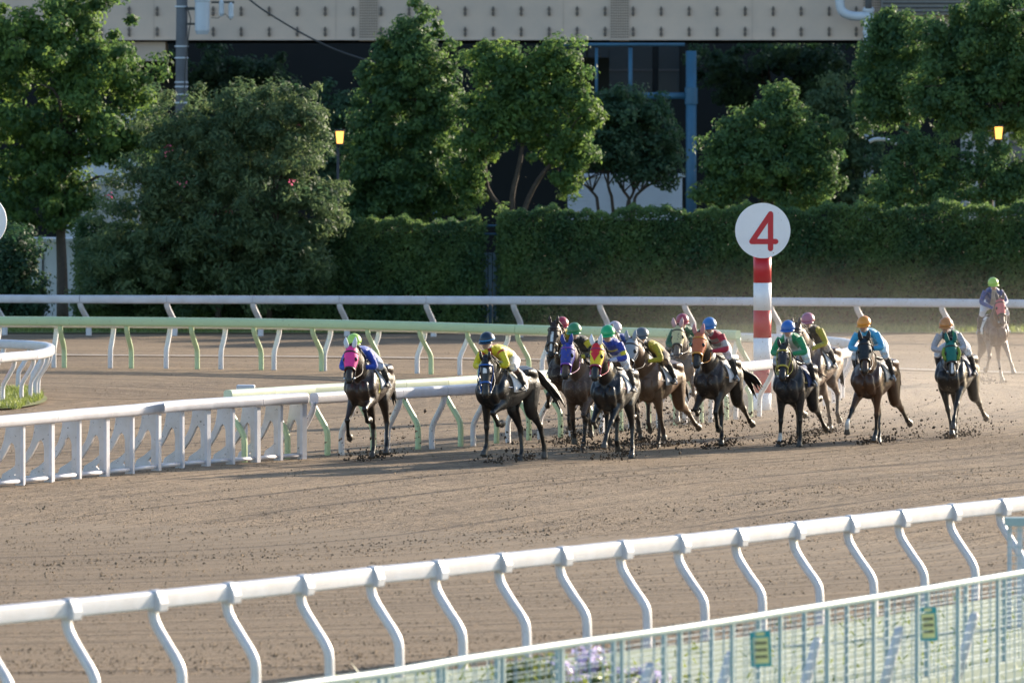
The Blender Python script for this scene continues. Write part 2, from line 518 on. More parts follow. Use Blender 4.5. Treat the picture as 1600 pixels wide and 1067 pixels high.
def tree(name, label, cat, D, blobs, n, size, mat, trunks, group=None, r0=0.16, flowers=None, **kw):
    """trunks: lists of photo points from the ground up; branches added from trunk tops into the blobs"""
    base = P(*trunks[0][0], D); base.z = 0
    root = empty(name, (base.x, base.y, 0))
    W = px_blobs(D, blobs)
    rnd = random.Random(sum(map(ord, label)))
    for ti, tr in enumerate(trunks):
        mb = MB()
        pts = [P(x, y, D + 0.15 * math.sin(3 * ti + i)) - base for i, (x, y) in enumerate(tr)]
        pts = [Vector((pts[0].x, pts[0].y, -0.1))] + pts if pts[0].z > 0.3 else pts
        limb(mb, pts, r0, r0 * 0.45)
        top = pts[-1]
        near = sorted(W, key=lambda b: (b[0] - base - top).length)[:4]
        for c, rr in near:
            e = c - base
            for q in range(2):
                e2 = e + Vector((rnd.uniform(-.6, .6) * rr[0], rnd.uniform(-.6, .6) * rr[1], rnd.uniform(-.1, .6) * rr[2]))
                mid = top.lerp(e2, 0.5) + Vector((rnd.uniform(-.2, .2), rnd.uniform(-.2, .2), rnd.uniform(0, .25)))
                st = pts[rnd.randint(max(1, len(pts) - 2), len(pts) - 1)]
                limb(mb, [st, mid, e2], r0 * 0.42, r0 * 0.10, 5)
        mb.build('trunk', M_BARK, root, smooth=True)
    WB = [(c - base, rr) for c, rr in W]
    cr_ = foliage('crown', WB, n, size, mat, root, seed=len(label) + int(base.x * 7) % 97, **kw)
    if flowers:
        k, fs = flowers
        foliage('blossom', [(c + Vector((0, -0.15, 0.1)), tuple(q * 1.03 for q in rr)) for c, rr in WB], k, fs, M_PETAL, cr_, seed=5, clump=0.16, aspect=0.9, fill=0.97)
    tag(root, label, cat, group)
    return root

GT = 'trees between the track and the viaduct'
# tall tree at the left edge
tree('broadleaf_tree', 'tall sunlit broadleaf tree cut off by the left edge, trunk beside pale shed', 'tree', 220,
     [(60, 60, 125, 75), (150, 70, 62, 75), (100, 150, 130, 75), (205, 150, 45, 50), (40, 220, 95, 70), (150, 215, 75, 50), (225, 195, 40, 42),
      (75, 290, 75, 60), (25, 330, 60, 60), (110, 335, 38, 40), (130, 10, 65, 50), (-40, 150, 80, 150), (190, 235, 52, 28)],
     60000, 0.165, M_LEAF_B, [[(98, 500), (97, 420), (95, 350), (100, 270), (110, 180)]], GT, r0=0.20, clump=0.36)
m = MB()
a = P(110, 300, 220.2)
for pts in ([(118, 290), (140, 283), (160, 276), (190, 292)], [(120, 262), (138, 248), (160, 250), (175, 240)]):
    limb(m, [P(x, y, 220.0) for x, y in pts], 0.07, 0.03, 6)
tb = m.build('branch', M_BARK, bpy.data.objects['broadleaf_tree'], smooth=True)
tb.matrix_parent_inverse = Matrix.Translation(bpy.data.objects['broadleaf_tree'].location).inverted()
# oleander
tree('oleander_shrub', 'huge domed oleander shrub dotted with pink flowers beside the utility pole', 'shrub', 209.6,
     [(330, 250, 110, 95), (422, 215, 78, 85), (462, 160, 40, 42), (400, 180, 60, 50), (270, 250, 75, 75), (470, 275, 45, 85), (235, 310, 60, 60), (350, 330, 130, 70), (460, 340, 70, 60), (488, 195, 22, 36), (310, 200, 50, 40), (175, 400, 52, 95), (270, 410, 90, 85), (390, 415, 95, 80), (470, 405, 45, 85), (520, 318, 20, 50), (150, 455, 32, 42)],
     105000, 0.16, M_LEAF_C, [[(340, 500), (345, 400), (335, 320)], [(420, 500), (425, 400), (430, 300)]], 'shrubs by the hedge', r0=0.09, flowers=(130, 0.06), aspect=0.30, droop=-0.5, clump=0.33)
# tall conical tree
tree('broadleaf_tree', 'tall conical bright green tree whose tip overlaps the beige girder', 'tree', 221,
     [(650, 40, 32, 34), (645, 85, 58, 45), (655, 130, 62, 50), (600, 135, 45, 45), (600, 200, 62, 55), (680, 190, 48, 55), (570, 260, 42, 60), (640, 260, 75, 60), (615, 310, 80, 45), (700, 300, 45, 40), (560, 330, 40, 40), (690, 140, 30, 35), (625, 70, 34, 30)],
     58000, 0.145, M_LEAF_A, [[(640, 500), (645, 380), (640, 290), (650, 180), (650, 100)]], GT, r0=0.15, clump=0.30)
# open crowned tree with pale limbs
tree('broadleaf_tree', 'open crowned tree with several bare grey limbs, right of the conical tree', 'tree', 219,
     [(760, 100, 42, 32), (805, 115, 45, 38), (870, 100, 42, 32), (890, 140, 30, 32), (830, 155, 62, 35), (750, 170, 50, 38), (905, 190, 42, 40), (860, 215, 48, 36), (755, 215, 50, 38), (728, 258, 30, 38), (895, 240, 35, 34), (810, 195, 45, 30), (885, 280, 25, 25), (735, 300, 22, 25)],
     42000, 0.135, M_LEAF_B, [[(800, 365), (785, 330), (762, 295), (757, 255), (750, 215)], [(806, 365), (800, 310), (812, 255), (816, 215), (806, 180)], [(815, 365), (822, 320), (842, 280), (862, 255), (880, 230)]], GT, r0=0.11, clump=0.28)
# darker umbrella tree
tree('umbrella_tree', 'dark flat topped tree on many thin stems in front of the corrugated shed', 'tree', 229,
     [(960, 165, 55, 28), (930, 195, 50, 40), (1005, 190, 52, 38), (1035, 230, 32, 42), (965, 235, 70, 36), (915, 235, 35, 36), (1045, 265, 25, 22), (990, 262, 50, 22)],
     24000, 0.14, M_LEAF_D, [[(935, 330), (925, 300), (908, 285)], [(958, 330), (950, 290), (952, 262)], [(985, 330), (975, 300), (962, 280)], [(990, 330), (1000, 300), (1028, 282)], [(978, 335), (990, 300), (985, 262)]], GT, r0=0.07, clump=0.34)
# dome bush
tree('round_bush', 'round topped green bush with sunlit crown behind the hedge, beside the blue column', 'bush', 220,
     [(1210, 190, 55, 48), (1160, 220, 55, 45), (1260, 215, 48, 45), (1200, 260, 90, 50), (1135, 275, 42, 40), (1285, 265, 38, 42), (1225, 165, 26, 25), (1120, 310, 35, 30), (1240, 300, 80, 30)],
     40000, 0.14, M_LEAF_A, [[(1200, 500), (1200, 380), (1205, 280)]], 'shrubs by the hedge', r0=0.10, clump=0.30)
tree('broadleaf_tree', 'slender stemmed tree with rounded crown just right of the white drainpipe', 'tree', 221,
     [(1410, 70, 48, 45), (1375, 110, 38, 45), (1430, 115, 50, 50), (1365, 165, 40, 30), (1405, 165, 40, 28), (1385, 45, 28, 24)],
     25000, 0.135, M_LEAF_A, [[(1428, 330), (1414, 280), (1410, 240), (1418, 190), (1412, 130)]], GT, r0=0.10, clump=0.30)
tree('broadleaf_tree', 'broad crowned tree at the upper right corner, dark trunk beside the street lamp', 'tree', 218,
     [(1480, 70, 48, 42), (1535, 40, 60, 42), (1585, 70, 48, 55), (1500, 130, 62, 50), (1570, 140, 55, 50), (1460, 150, 42, 40), (1520, 185, 55, 30), (1600, 190, 32, 35), (1550, 10, 55, 22), (1640, 110, 50, 90)],
     50000, 0.14, M_LEAF_A, [[(1535, 330), (1535, 270), (1532, 220), (1528, 160)], [(1546, 330), (1548, 260), (1562, 215), (1585, 170)]], GT, r0=0.15, clump=0.32)
tree('round_bush', 'clipped ball bush under the slender stemmed tree', 'bush', 216,
     [(1440, 235, 48, 28), (1405, 275, 42, 35), (1460, 275, 48, 35), (1385, 310, 38, 25), (1460, 310, 60, 22)],
     13000, 0.12, M_LEAF_A, [[(1440, 500), (1440, 400), (1440, 290)]], 'shrubs by the hedge', r0=0.06, clump=0.28)
tree('round_bush', 'small bush with the lamp post behind it, at the right edge', 'bush', 216,
     [(1520, 255, 35, 35), (1555, 252, 22, 24), (1585, 275, 35, 30), (1550, 295, 50, 35), (1605, 300, 40, 45), (1625, 260, 30, 40)],
     13000, 0.12, M_LEAF_A, [[(1560, 500), (1560, 400), (1560, 300)]], 'shrubs by the hedge', r0=0.06, clump=0.28)
tree('leafy_shrub', 'leafy shrub at the left edge below the white marker disc', 'shrub', 212,
     [(20, 400, 42, 45), (-10, 440, 60, 55), (40, 450, 28, 40), (10, 480, 55, 25), (55, 475, 20, 20)],
     14000, 0.13, M_LEAF_D, [[(15, 510), (15, 450), (12, 410)]], 'shrubs by the hedge', r0=0.05)
# dim trees below and beyond the viaduct
GD = 'dim trees in the shade of the viaduct'
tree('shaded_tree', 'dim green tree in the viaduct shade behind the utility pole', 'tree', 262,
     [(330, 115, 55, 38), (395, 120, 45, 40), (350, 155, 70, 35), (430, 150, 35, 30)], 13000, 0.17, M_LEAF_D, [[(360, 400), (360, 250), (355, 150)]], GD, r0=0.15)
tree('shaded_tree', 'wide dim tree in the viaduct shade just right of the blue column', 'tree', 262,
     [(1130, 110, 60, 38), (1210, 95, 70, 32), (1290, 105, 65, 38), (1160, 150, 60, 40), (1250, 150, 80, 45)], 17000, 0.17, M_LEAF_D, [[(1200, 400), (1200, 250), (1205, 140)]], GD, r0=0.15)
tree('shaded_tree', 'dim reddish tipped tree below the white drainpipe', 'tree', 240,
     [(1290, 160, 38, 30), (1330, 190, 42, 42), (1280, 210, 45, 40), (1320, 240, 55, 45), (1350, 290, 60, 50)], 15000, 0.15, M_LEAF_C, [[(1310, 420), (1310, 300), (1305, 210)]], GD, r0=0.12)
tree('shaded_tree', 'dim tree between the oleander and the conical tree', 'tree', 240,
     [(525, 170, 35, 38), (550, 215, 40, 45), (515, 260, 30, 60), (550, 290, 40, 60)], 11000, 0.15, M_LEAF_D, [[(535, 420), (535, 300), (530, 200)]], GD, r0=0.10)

# hedges: clipped walls of leaves round a solid dark core
def hedge(name, label, x0, x1, ytop0, ytop1, D, thick, n, size, seed):
    a = P(x0, 500, D); b = P(x1, 500, D); k = S(D)
    za = P(x0, ytop0, D).z; zb = P(x1, ytop1, D).z
    root = empty(name, (a.x, D, 0))
    W = b.x - a.x
    r = np.random.default_rng(seed)
    u = r.random(n); w = r.random(n)
    side = r.random(n)
    H = za + (zb - za) * u + 0.09 * np.sin(u * W * 2.1 + seed) + 0.06 * np.sin(u * W * 5.3) + 0.05 * np.sin(u * W * 13.0)
    x = u * W; zz = w * H; yy = -np.abs(r.normal(size=n)) * 0.07 + 0.10 * np.sin(x * 3.1 + 2.0 * np.sin(zz * 2.3 + seed)) * np.sin(zz * 3.7 + x) + 0.05 * np.sin(x * 11.0) * np.sin(zz * 9.0)
    top = side < 0.25
    zz = np.where(top, H - np.abs(r.normal(size=n)) * 0.06 + 0.07 * (r.random(n) < .08), zz); yy = np.where(top, r.random(n) * thick, yy)
    endm = (side > 0.25) & (side < 0.31)
    x = np.where(endm, np.where(r.random(n) < .5, 0, W) + r.normal(size=n) * 0.1, x); yy = np.where(endm, r.random(n) * thick, yy)
    nrm = np.stack([0 * x, np.where(top, -0.1, -0.6), np.where(top, 0.8, 0.35)], 1) + 0.75 * r.normal(size=(n, 3))
    nrm /= np.linalg.norm(nrm, axis=1)[:, None]
    ax = r.normal(size=(n, 3)); ax[:, 2] += 0.6
    ax -= nrm * (ax * nrm).sum(1)[:, None]; ax /= np.linalg.norm(ax, axis=1)[:, None]
    sd = np.cross(nrm, ax); L = size * (0.6 + 0.8 * r.random(n))[:, None]; Wd = L * 0.5
    pos = np.stack([x, yy, zz], 1)
    v = np.stack([pos - ax * L * .5, pos - sd * Wd * .5 + nrm * Wd * .2, pos + ax * L * .5, pos + sd * Wd * .5 + nrm * Wd * .2], 1).reshape(-1, 3)
    tint = np.clip(0.5 + 0.22 * np.sin(x * 1.7 + zz * 1.1 + seed) + 0.16 * np.sin(x * 4.1 - zz * 3.0) + 0.25 * (r.random(n) - .5) * 2, 0, 1)
    me = fast_mesh('foliage', v, np.arange(n * 4).reshape(n, 4), np.repeat(tint, 4)); me.materials.append(M_LEAF_H)
    o = bpy.data.objects.new('foliage', me); COL.objects.link(o); o.parent = root
    m = MB(); 
    hm = min(za, zb) - 0.25
    m.box((W / 2, thick / 2 + 0.14, hm / 2), (W - 0.3, thick - 0.2, hm))  # solid dark box standing for the inner twigs, closes gaps between leaves
    m.build('dark_core', M_HEDGE_CORE, root)
    return tag(root, label, 'hedge', 'clipped hedges behind the far rail')
hedge('clipped_hedge', 'dark clipped hedge below the oleander, left of the blue gate', 122, 750, 350, 345, 211, 1.6, 62000, 0.115, 1)
hedge('clipped_hedge', 'long clipped hedge right of the blue gate, behind the number four marker', 784, 1680, 332, 320, 211, 1.8, 92000, 0.115, 5)

# ------------------------------------------------------------------ viaduct
def viaduct():
    D = 246.0; k = S(D)
    root = empty('viaduct', (0, D, 0))
    zb = P(800, 62, D).z
    H = 2.3
    W = 60.0
    m = MB(); m.box((0, 0.02, zb + H / 2), (W, 0.04, H)); m.build('girder', M_BEAM, root)
    m = MB(); m.box((0, -0.09, zb - 0.015), (W, 0.34, 0.03)); m.build('lower_flange', M_BEAM2, root)
    m = MB(); m.box((0, 0.20, zb + H + 0.17), (W, 0.9, 0.3)); m.build('parapet', M_BEAM2, root)
    for i in range(30):  # unseen panels added above the girder to shade the lower trees
        m = MB(); m.box((-29 + i * 2, 0.35, zb + H + 2.1), (1.97, 0.12, 3.55)); m.build('sun_block_panel', M_PALEW, root)
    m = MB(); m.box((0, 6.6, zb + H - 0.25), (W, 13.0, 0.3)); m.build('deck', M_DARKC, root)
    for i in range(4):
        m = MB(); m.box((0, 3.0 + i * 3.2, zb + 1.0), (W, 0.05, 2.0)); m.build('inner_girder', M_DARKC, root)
    # web seams
    for x in (241, 525, 880, 1175):
        m = MB(); m.box(((x - 800) / k, -0.006, zb + H / 2), (0.03, 0.012, H - 0.02)); m.build('seam', M_BEAM2, root)
    # lifting brackets in two rows
    bm_ = MB()
    bm_.box((0, -0.05, 0.07), (0.10, 0.10, 0.10)).box((0, -0.05, -0.08), (0.10, 0.10, 0.10)).box((0, -0.02, 0), (0.05, 0.04, 0.34))
    bme = bm_.mesh('bracket'); bme.materials.append(M_BRACK)
    for i in range(-5, 36):
        x = (552 + 43.7 * (i - 8) - 800) / k + (0 if i < 25 else -(i - 25) * 0.03)
        if any(abs(x * k + 800 - q) < 17 for q in (577, 968)): continue
        for py in (18, 50):
            o = bpy.data.objects.new('bracket', bme); COL.objects.link(o); o.parent = root
            o.location = (x, 0, P(800, py, D).z)
    # bolted splice plates
    for px in (576, 968, 1362):
        x = (px - 800) / k
        m = MB(); m.box((x, -0.02, zb + H / 2 - 0.05), (0.68, 0.035, H + 0.02)); pl = m.build('splice_plate', M_BEAM2, root)
        m = MB()
        for c in range(8):
            if c in (3, 4) and False: continue
            for r_ in range(24):
                m.box((x - 0.28 + c * 0.08, -0.047, zb + 0.08 + r_ * 0.092), (0.05, 0.03, 0.05))
        tag(m.build('bolts', M_RIVET, pl), kind='stuff')
    # piers
    for x, w in ((-28.5, 1.6), (-12.55, 1.2), (2.8, 1.3), (26, 1.6)):
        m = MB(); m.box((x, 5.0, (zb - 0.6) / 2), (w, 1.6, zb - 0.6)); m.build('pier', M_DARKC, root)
    m = MB(); m.box(((225 - 800) / k, 1.0, zb - 0.42), (1.5, 1.8, 0.66)); m.build('pier_cap', M_BEAM2, root)
    # louvred box at the right
    m = MB()
    m.box(((1440 - 800) / k, -0.35, zb + 1.45), (2.9, 0.5, 1.2))
    lv = m.build('service_box', paint('grey_service_box', (0.22, 0.22, 0.22), 0.6), root)
    for i in range(7):
        m = MB(); m.box(((1440 - 800) / k, -0.63, zb + 0.95 + i * 0.15), (2.8, 0.06, 0.05)); m.build('slat', M_IRON, lv)
    tag(root, 'beige steel girder viaduct with bolted splice plates spanning the top', 'viaduct')
viaduct()

def tube_thing(name, label, cat, pts, r, mat, group=None, extra=None):
    m = MB(); m.loft(pts, [(r, r)] * len(pts), n=12, sub=4)
    if extra: extra(m)
    return tag(m.build(name, mat, smooth=True), label, cat, group)

# white drain pipe with swan neck
DP = 245.0
root = empty('drainpipe', (P(1357, 100, DP).x, DP, 0)); L0 = root.location
m = MB(); m.loft([P(x, y, DP) - L0 for x, y in ((1312, -30), (1312, 2), (1316, 18), (1330, 25), (1350, 26), (1362, 26))], [(0.16, 0.16)] * 6, n=12, sub=4)
m.build('swan_neck', M_TRANS, root, smooth=True)
m = MB(); m.tube([P(1357, 12, DP) - L0, P(1357, 110, DP) - L0, Vector((0, 0, 0))], 0.18, n=14); m.build('downpipe', M_TRANS, root, smooth=True)
for y in (14, 48):
    m = MB(); m.tube([P(1357, y, DP) - L0, P(1357, y + 4, DP) - L0], 0.21, n=14); m.build('collar', M_TRANS, root, smooth=False)
m = MB(); m.tube([P(1357, -40, DP - .1) - L0, P(1357, 14, DP - .1) - L0], 0.12, n=10); m.build('upper_pipe', M_POLE, root, smooth=True)
tag(root, 'white drainpipe with swan neck bend below the girder', 'pipe')

# blue steel frame under the viaduct
DB = 243.5
root = empty('steel_frame', (P(1080, 300, DB).x, DB, 0)); L0 = root.location
def bpipe(name, pts, r):
    m = MB(); m.tube([P(x, y, DB + d) - L0 for x, y, d in pts], r, n=14); return m.build(name, M_BLUE, root, smooth=True)
o = bpipe('column', [(1080, 80, 0), (1080, 480, 0)], 0.19)
bpipe('cross_pipe', [(985, 150, 0), (1072, 150, 0)], 0.12); bpipe('top_pipe', [(880, 70, 0), (1070, 70, 0)], 0.06)
bpipe('upright', [(932, 75, 0.3), (932, 180, 0.3)], 0.055); bpipe('upright', [(985, 75, 0.3), (985, 180, 0.3)], 0.075)
m = MB(); m.tube([P(1080, 137, DB) - L0, P(1080, 163, DB) - L0], 0.23, n=14); m.build('collar', M_BLUE, root)
tag(root, 'blue steel pipe frame with thick column under the viaduct', 'steel frame')

# added dark backdrop beyond, standing for the shade below the girder
def add_backdrop():
    D = 272.0
    root = empty('backdrop', (0, D, 0))
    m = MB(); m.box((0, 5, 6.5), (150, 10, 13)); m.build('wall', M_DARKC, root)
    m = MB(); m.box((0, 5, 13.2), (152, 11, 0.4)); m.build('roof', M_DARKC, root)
    mw = paint('dusky_window', (0.015, 0.03, 0.04), 0.25, scale=1)
    for i, x in enumerate((900, 935, 968, 1003, 1045)):
        p = P(x, 110, D)
        m = MB(); m.box((p.x, -0.03, p.z), (0.8, 0.06, 2.0)); w = m.build('window', mw, root)
        m = MB(); m.box((p.x, -0.08, p.z), (0.8, 0.04, 0.08)); m.build('frame', M_IRON, w)
    tag(root, 'long dark warehouse added to stand for the shade beyond the viaduct', 'building')
add_backdrop()

# pale walls and sheds seen through the trees
def shed(name, label, cat, x0, x1, y0, D, depth, mat, ribs=0, y1=None, doors=()):
    a, b = P(x0, 300, D), P(x1, 300, D); zt = P(x0, y0, D).z
    root = empty(name, ((a.x + b.x) / 2, D, 0)); W = b.x - a.x
    m = MB(); m.box((0, depth / 2, zt / 2), (W, depth, zt)); m.build('wall', mat, root)
    m = MB(); m.box((0, depth / 2, zt + 0.05), (W + 0.2, depth + 0.2, 0.1)); m.build('roof', mat, root)
    if ribs:
        m = MB(); n = int(zt / 0.11)
        for i in range(n): m.box((0, -0.02, 0.06 + i * 0.11), (W - 0.04, 0.045, 0.055))
        tag(m.build('ribs', mat, root), kind='stuff')
    for dx in doors:
        m = MB(); m.box((dx, -0.02, 1.0), (0.05, 0.04, 2.0)); m.build('door_seam', M_IRON, root)
        for s in (-1, 1):
            m = MB(); m.box((dx + s * .07, -0.03, 1.15), (0.05, 0.05, 0.16)); m.build('handle', M_IRON, root)
    return tag(root, label, cat)
shed('storage_shed', 'pale blue grey shed with double door behind the tree trunk', 'shed', 40, 128, 378, 224, 3.0, M_PALEW, doors=(-0.35,))
shed('electric_cabinet', 'low pale cabinet at the foot of the hedge by the trunk', 'cabinet', 112, 143, 462, 213.0, 0.6, M_PALEW)
shed('concrete_wall', 'grey concrete wall showing through the gap in the large tree', 'wall', 122, 205, 288, 232, 0.4, M_CONC)
shed('site_hut', 'pale hut behind the gap in the large tree', 'hut', 100, 215, 175, 240, 2.4, M_PALEW)
shed('corrugated_shed', 'white corrugated shed behind the flat topped tree', 'shed', 888, 1066, 277, 236, 3.0, paint('white_corrugated_sheet', (0.62, 0.66, 0.72), 0.5, scale=1.0), ribs=1)
shed('gate_house', 'pale small building beside the lamp on the right', 'building', 1508, 1576, 196, 236, 2.5, M_CONC)
shed('grey_building', 'grey building wall at the right edge behind the trees', 'building', 1572, 1700, 212, 238, 3.0, paint('grey_render', (0.22, 0.22, 0.23), 0.8, scale=1.0))

# blue gate in the gap of the hedges
DG = 212.2
root = empty('blue_gate', (P(768, 480, DG).x, DG, 0)); L0 = root.location
for x in (748, 790):
    m = MB(); m.tube([P(x, 352, DG) - L0, Vector(((x - 768) / S(DG), 0, 0))], 0.05, n=8); m.build('post', M_BLUE, root, smooth=True)
for y in (353, 366):
    m = MB(); m.tube([P(742, y, DG) - L0, P(798, y, DG) - L0], 0.035, n=8); m.build('top_bar', M_BLUE, root, smooth=True)
for i in range(6):
    m = MB(); x = 752 + i * 7
    m.box((((x - 768) / S(DG)), 0, 1.15), (0.11, 0.03, 2.2)); m.build('panel', paint('slate_blue_sheet', (0.14, 0.26, 0.36), 0.5, scale=2) if i == 0 else bpy.data.materials['slate_blue_sheet'], root)
tag(root, 'blue sheet gate filling the gap between the two hedges', 'gate')
tube_thing('blue_conduit', 'pale blue conduit showing through the conical tree', 'conduit', [P(686, 255, 226), P(685, 280, 226), P(681, 305, 226), P(680, 420, 226)], 0.07, paint('sky_blue_pipe', (0.25, 0.50, 0.62), 0.5))

# utility pole with transformer
DU = 238.0
root = empty('utility_pole', (P(282, 300, DU).x, DU, 0)); L0 = root.location
m = MB(); m.tube([Vector((0, 0, 0)), P(284, 60, DU) - L0, P(285, -120, DU) - L0], [0.24, 0.20, 0.17], n=14); m.build('mast', M_POLE, root, smooth=True)
for y in (12, 74, 92, 130, 137, 149, 162):
    m = MB(); p = P(283.5, y, DU) - L0; m.tube([p, p + Vector((0, 0, 0.05))], 0.235, n=14); m.build('band', M_TRANS, root)
m = MB(); c = P(316, 0, DU - .2) - L0
m.loft([P(316, y, DU - .2) - L0 for y in (-45, -43, 2, 4, 48, 54)], [(.05, .05), (.27, .27), (.27, .27), (.25, .25), (.25, .25), (.20, .20)], n=18, sub=1)
tr = m.build('transformer', M_TRANS, root, smooth=False)
m = MB(); m.box(P(299, 14, DU - .15) - L0, (0.34, 0.10, 0.10)).box(P(299, 38, DU - .15) - L0, (0.30, 0.08, 0.07)); m.build('bracket', M_IRON, root)
for x, y in ((346, 14), (361, 18)):
    m = MB(); m.loft([P(x, q, DU - .1) - L0 for q in (y - 14, y - 10, y, y + 8, y + 12)], [(.04, .04), (.09, .09), (.085, .085), (.09, .09), (.05, .05)], n=10, sub=1); m.build('insulator', M_TRANS, root, smooth=False)
m = MB(); m.bar(P(330, 4, DU - .1) - L0, P(366, 4, DU - .1) - L0, 0.07, 0.07); m.build('crossarm', M_IRON, root)
m = MB(); m.tube([P(x, y, DU - .1) - L0 for x, y in ((330, 28), (340, 29), (352, 22), (361, 32))], 0.012, n=5); m.build('jumper_wire', M_IRON, root)
m = MB(); m.tube([P(x, y, DU - .22) - L0 for x, y in ((292, 10), (298, 30), (294, 60), (290, 100), (288, 150))], 0.02, n=5); m.build('cable', M_IRON, root)
tag(root, 'grey concrete utility pole with banded mast and pale transformer', 'utility pole')
tube_thing('overhead_wire', 'dark overhead wire sagging in front of the girder', 'wire', [P(x, y, 240) for x, y in ((330, -60), (390, 0), (440, 34), (490, 62), (540, 84), (620, 108))], 0.03, M_IRON)

def lamp_mat():
    m, N, L, b = new_mat('lit_amber_glass')
    b.inputs['Base Color'].default_value = (0.9, 0.5, 0.12, 1)
    b.inputs['Emission Color'].default_value = (1.0, 0.47, 0.09, 1)
    b.inputs['Emission Strength'].default_value = 1.15
    return m
M_LAMP = lamp_mat()
def lamp(x, y, D, label, tilt=0):
    p = P(x, y, D); root = empty('street_lamp', (p.x, D, 0))
    m = MB(); m.tube([Vector((-0.06, 0.06, 0)), Vector((-0.06, 0.06, p.z - 0.2))], 0.042, n=8); m.build('post', M_IRON, root, smooth=True)
    k = S(D)
    m = MB(); w = 6.8 / k; h = 9.5 / k
    v = [Vector((sx * w * t, sy * w * t, z)) + Vector((0, 0, p.z)) for z, t in ((-h, 0.75), (h, 1.0)) for sx, sy in ((-1, -1), (1, -1), (1, 1), (-1, 1))]
    m.add(v, [(3, 2, 1, 0), (4, 5, 6, 7), (0, 1, 5, 4), (1, 2, 6, 5), (2, 3, 7, 6), (3, 0, 4, 7)]); g_ = m.build('lamp_glass', M_LAMP, root)
    m = MB()
    for sx, sy in ((-1, -1), (1, -1), (1, 1), (-1, 1)):
        m.bar((sx * w * .77, sy * w * .77, p.z - h), (sx * w * 1.03, sy * w * 1.03, p.z + h), 0.025, 0.025)
    m.box((0, 0, p.z + h + 0.03), (w * 2.3, w * 2.3, 0.06)).box((0, 0, p.z - h - 0.02), (w * 1.7, w * 1.7, 0.04)); m.build('lantern_frame', M_IRON, root)
    return tag(root, label, 'street lamp', 'amber street lamps')
lamp(531, 215, 217, 'lit amber street lamp between the oleander and the conical tree')
lamp(1560, 208, 217.5, 'lit amber street lamp by the trunk at the right edge')
o_ = tube_thing('arm_lamp', 'pale curved lamp head showing among the dark shrubs', 'lamp', [P(1358, 222, 226), P(1368, 218, 226), P(1385, 219, 226), P(1404, 226, 226)], 0.06, M_TRANS)
# ------------------------------------------------------------------ running rails
def proj(p):
    d = Vector(p) - Vector((0, 0, CAM_H))
    f = Vector((0, math.cos(PITCH), -math.sin(PITCH))); u = Vector((0, math.sin(PITCH), math.cos(PITCH)))
    t = d.dot(f)
    return CX + F * d.x / t, CY - F * d.dot(u) / t

def rail_fence(root_name, label, feet, h, over, mat_rail, mat_post, rw=(0.095, 0.105), pw=(0.062, 0.045), cap=False, group='running rails', box=3.4, post_every=1, end_caps=False):
    """feet: list of (foot point, unit vector towards the track).  The rail overhangs the track on swan-necked posts."""
    base = feet[len(feet) // 2][0].copy(); base.z = 0
    root = empty(root_name, base)
    rp = [f + n * over + Vector((0, 0, h - rw[1])) - base for f, n in feet]
    for i in range(len(rp) - 1):
        a, b = rp[i], rp[i + 1]
        t = (b - a).normalized()
        a2 = rp[max(i - 1, 0)]; b2 = rp[min(i + 2, len(rp) - 1)]
        pts = [a + t * 0.004, a + t * 0.008, a.lerp(b, 0.5), b - t * 0.008, b - t * 0.004]
        m = MB(); m.loft(pts, [(rw[0], rw[1])] * 5, n=24, sub=1, power=box)
        m.build('rail', mat_rail, root, smooth=True)
    for i, (f, n) in enumerate(feet):
        if i % post_every: continue
        q = f - base
        z = h - rw[1]
        t3 = Vector((-n.y, n.x, 0))
        jit = math.sin(i * 12.9898) * 0.02
        pts = [q + n * over + Vector((0, 0, z - rw[1] * 0.6)), q + n * over * 0.93 + Vector((0, 0, z * 0.80)), q + n * over * 0.50 + Vector((0, 0, z * 0.60)),
               q + n * over * (0.12 + jit) + Vector((0, 0, z * 0.44)), q + Vector((0, 0, z * 0.30)), q + n * jit * .3 + Vector((0, 0, -0.08))]
        m = MB(); m.loft(pts, [(pw[0], pw[1])] * len(pts), n=12, sub=3, side=t3, power=3.0)
        m.build('post', mat_post, root, smooth=True)
        if cap:
            c = rp[i]
            prof = [(0.0, rw[1] + 0.016), (-rw[0] - 0.008, rw[1] + 0.012), (-rw[0] - 0.045, rw[1] * 0.35), (-rw[0] - 0.065, -rw[1] * 0.35), (-rw[0] - 0.055, -rw[1] - 0.025), (0.02, -rw[1] - 0.025)]
            v = []
            for sgn in (-1, 1):
                for (dn, dz) in prof:
                    v.append(c + n * dn + t3 * (sgn * 0.08) + Vector((0, 0, dz)))
            k = len(prof)
            m = MB(); m.add(v, [tuple(range(k)), tuple(reversed(range(k, 2 * k)))] + [(j, j + k, (j + 1) % k + k, (j + 1) % k) for j in range(k)])
            me_ = m.build('bracket', mat_rail, root)
            bv = me_.modifiers.new('bevel', 'BEVEL'); bv.width = 0.012; bv.segments = 2
    if end_caps:
        for j in (0, -1):
            c = rp[j]
            m = MB(); m.ball(c, (rw[0] * 1.3, rw[0] * 1.3, rw[1] * 1.2), n=12, k=8); m.build('end_cap', mat_rail, root, smooth=True)
    return tag(root, label, 'rail fence', group)

def feet_on(line, spacing, inward, start=0.0, stop=None):
    """feet every spacing metres; the track side is to the left (inward=1) or right (-1) of the line"""
    s = arclen(line); d = start; out = []
    end = s[-1] if stop is None else stop
    while d <= end:
        p, t = along(line, d, s)
        out.append((Vector((p.x, p.y, 0)), Vector((-t.y, t.x, 0)) * inward)); d += spacing
    return out

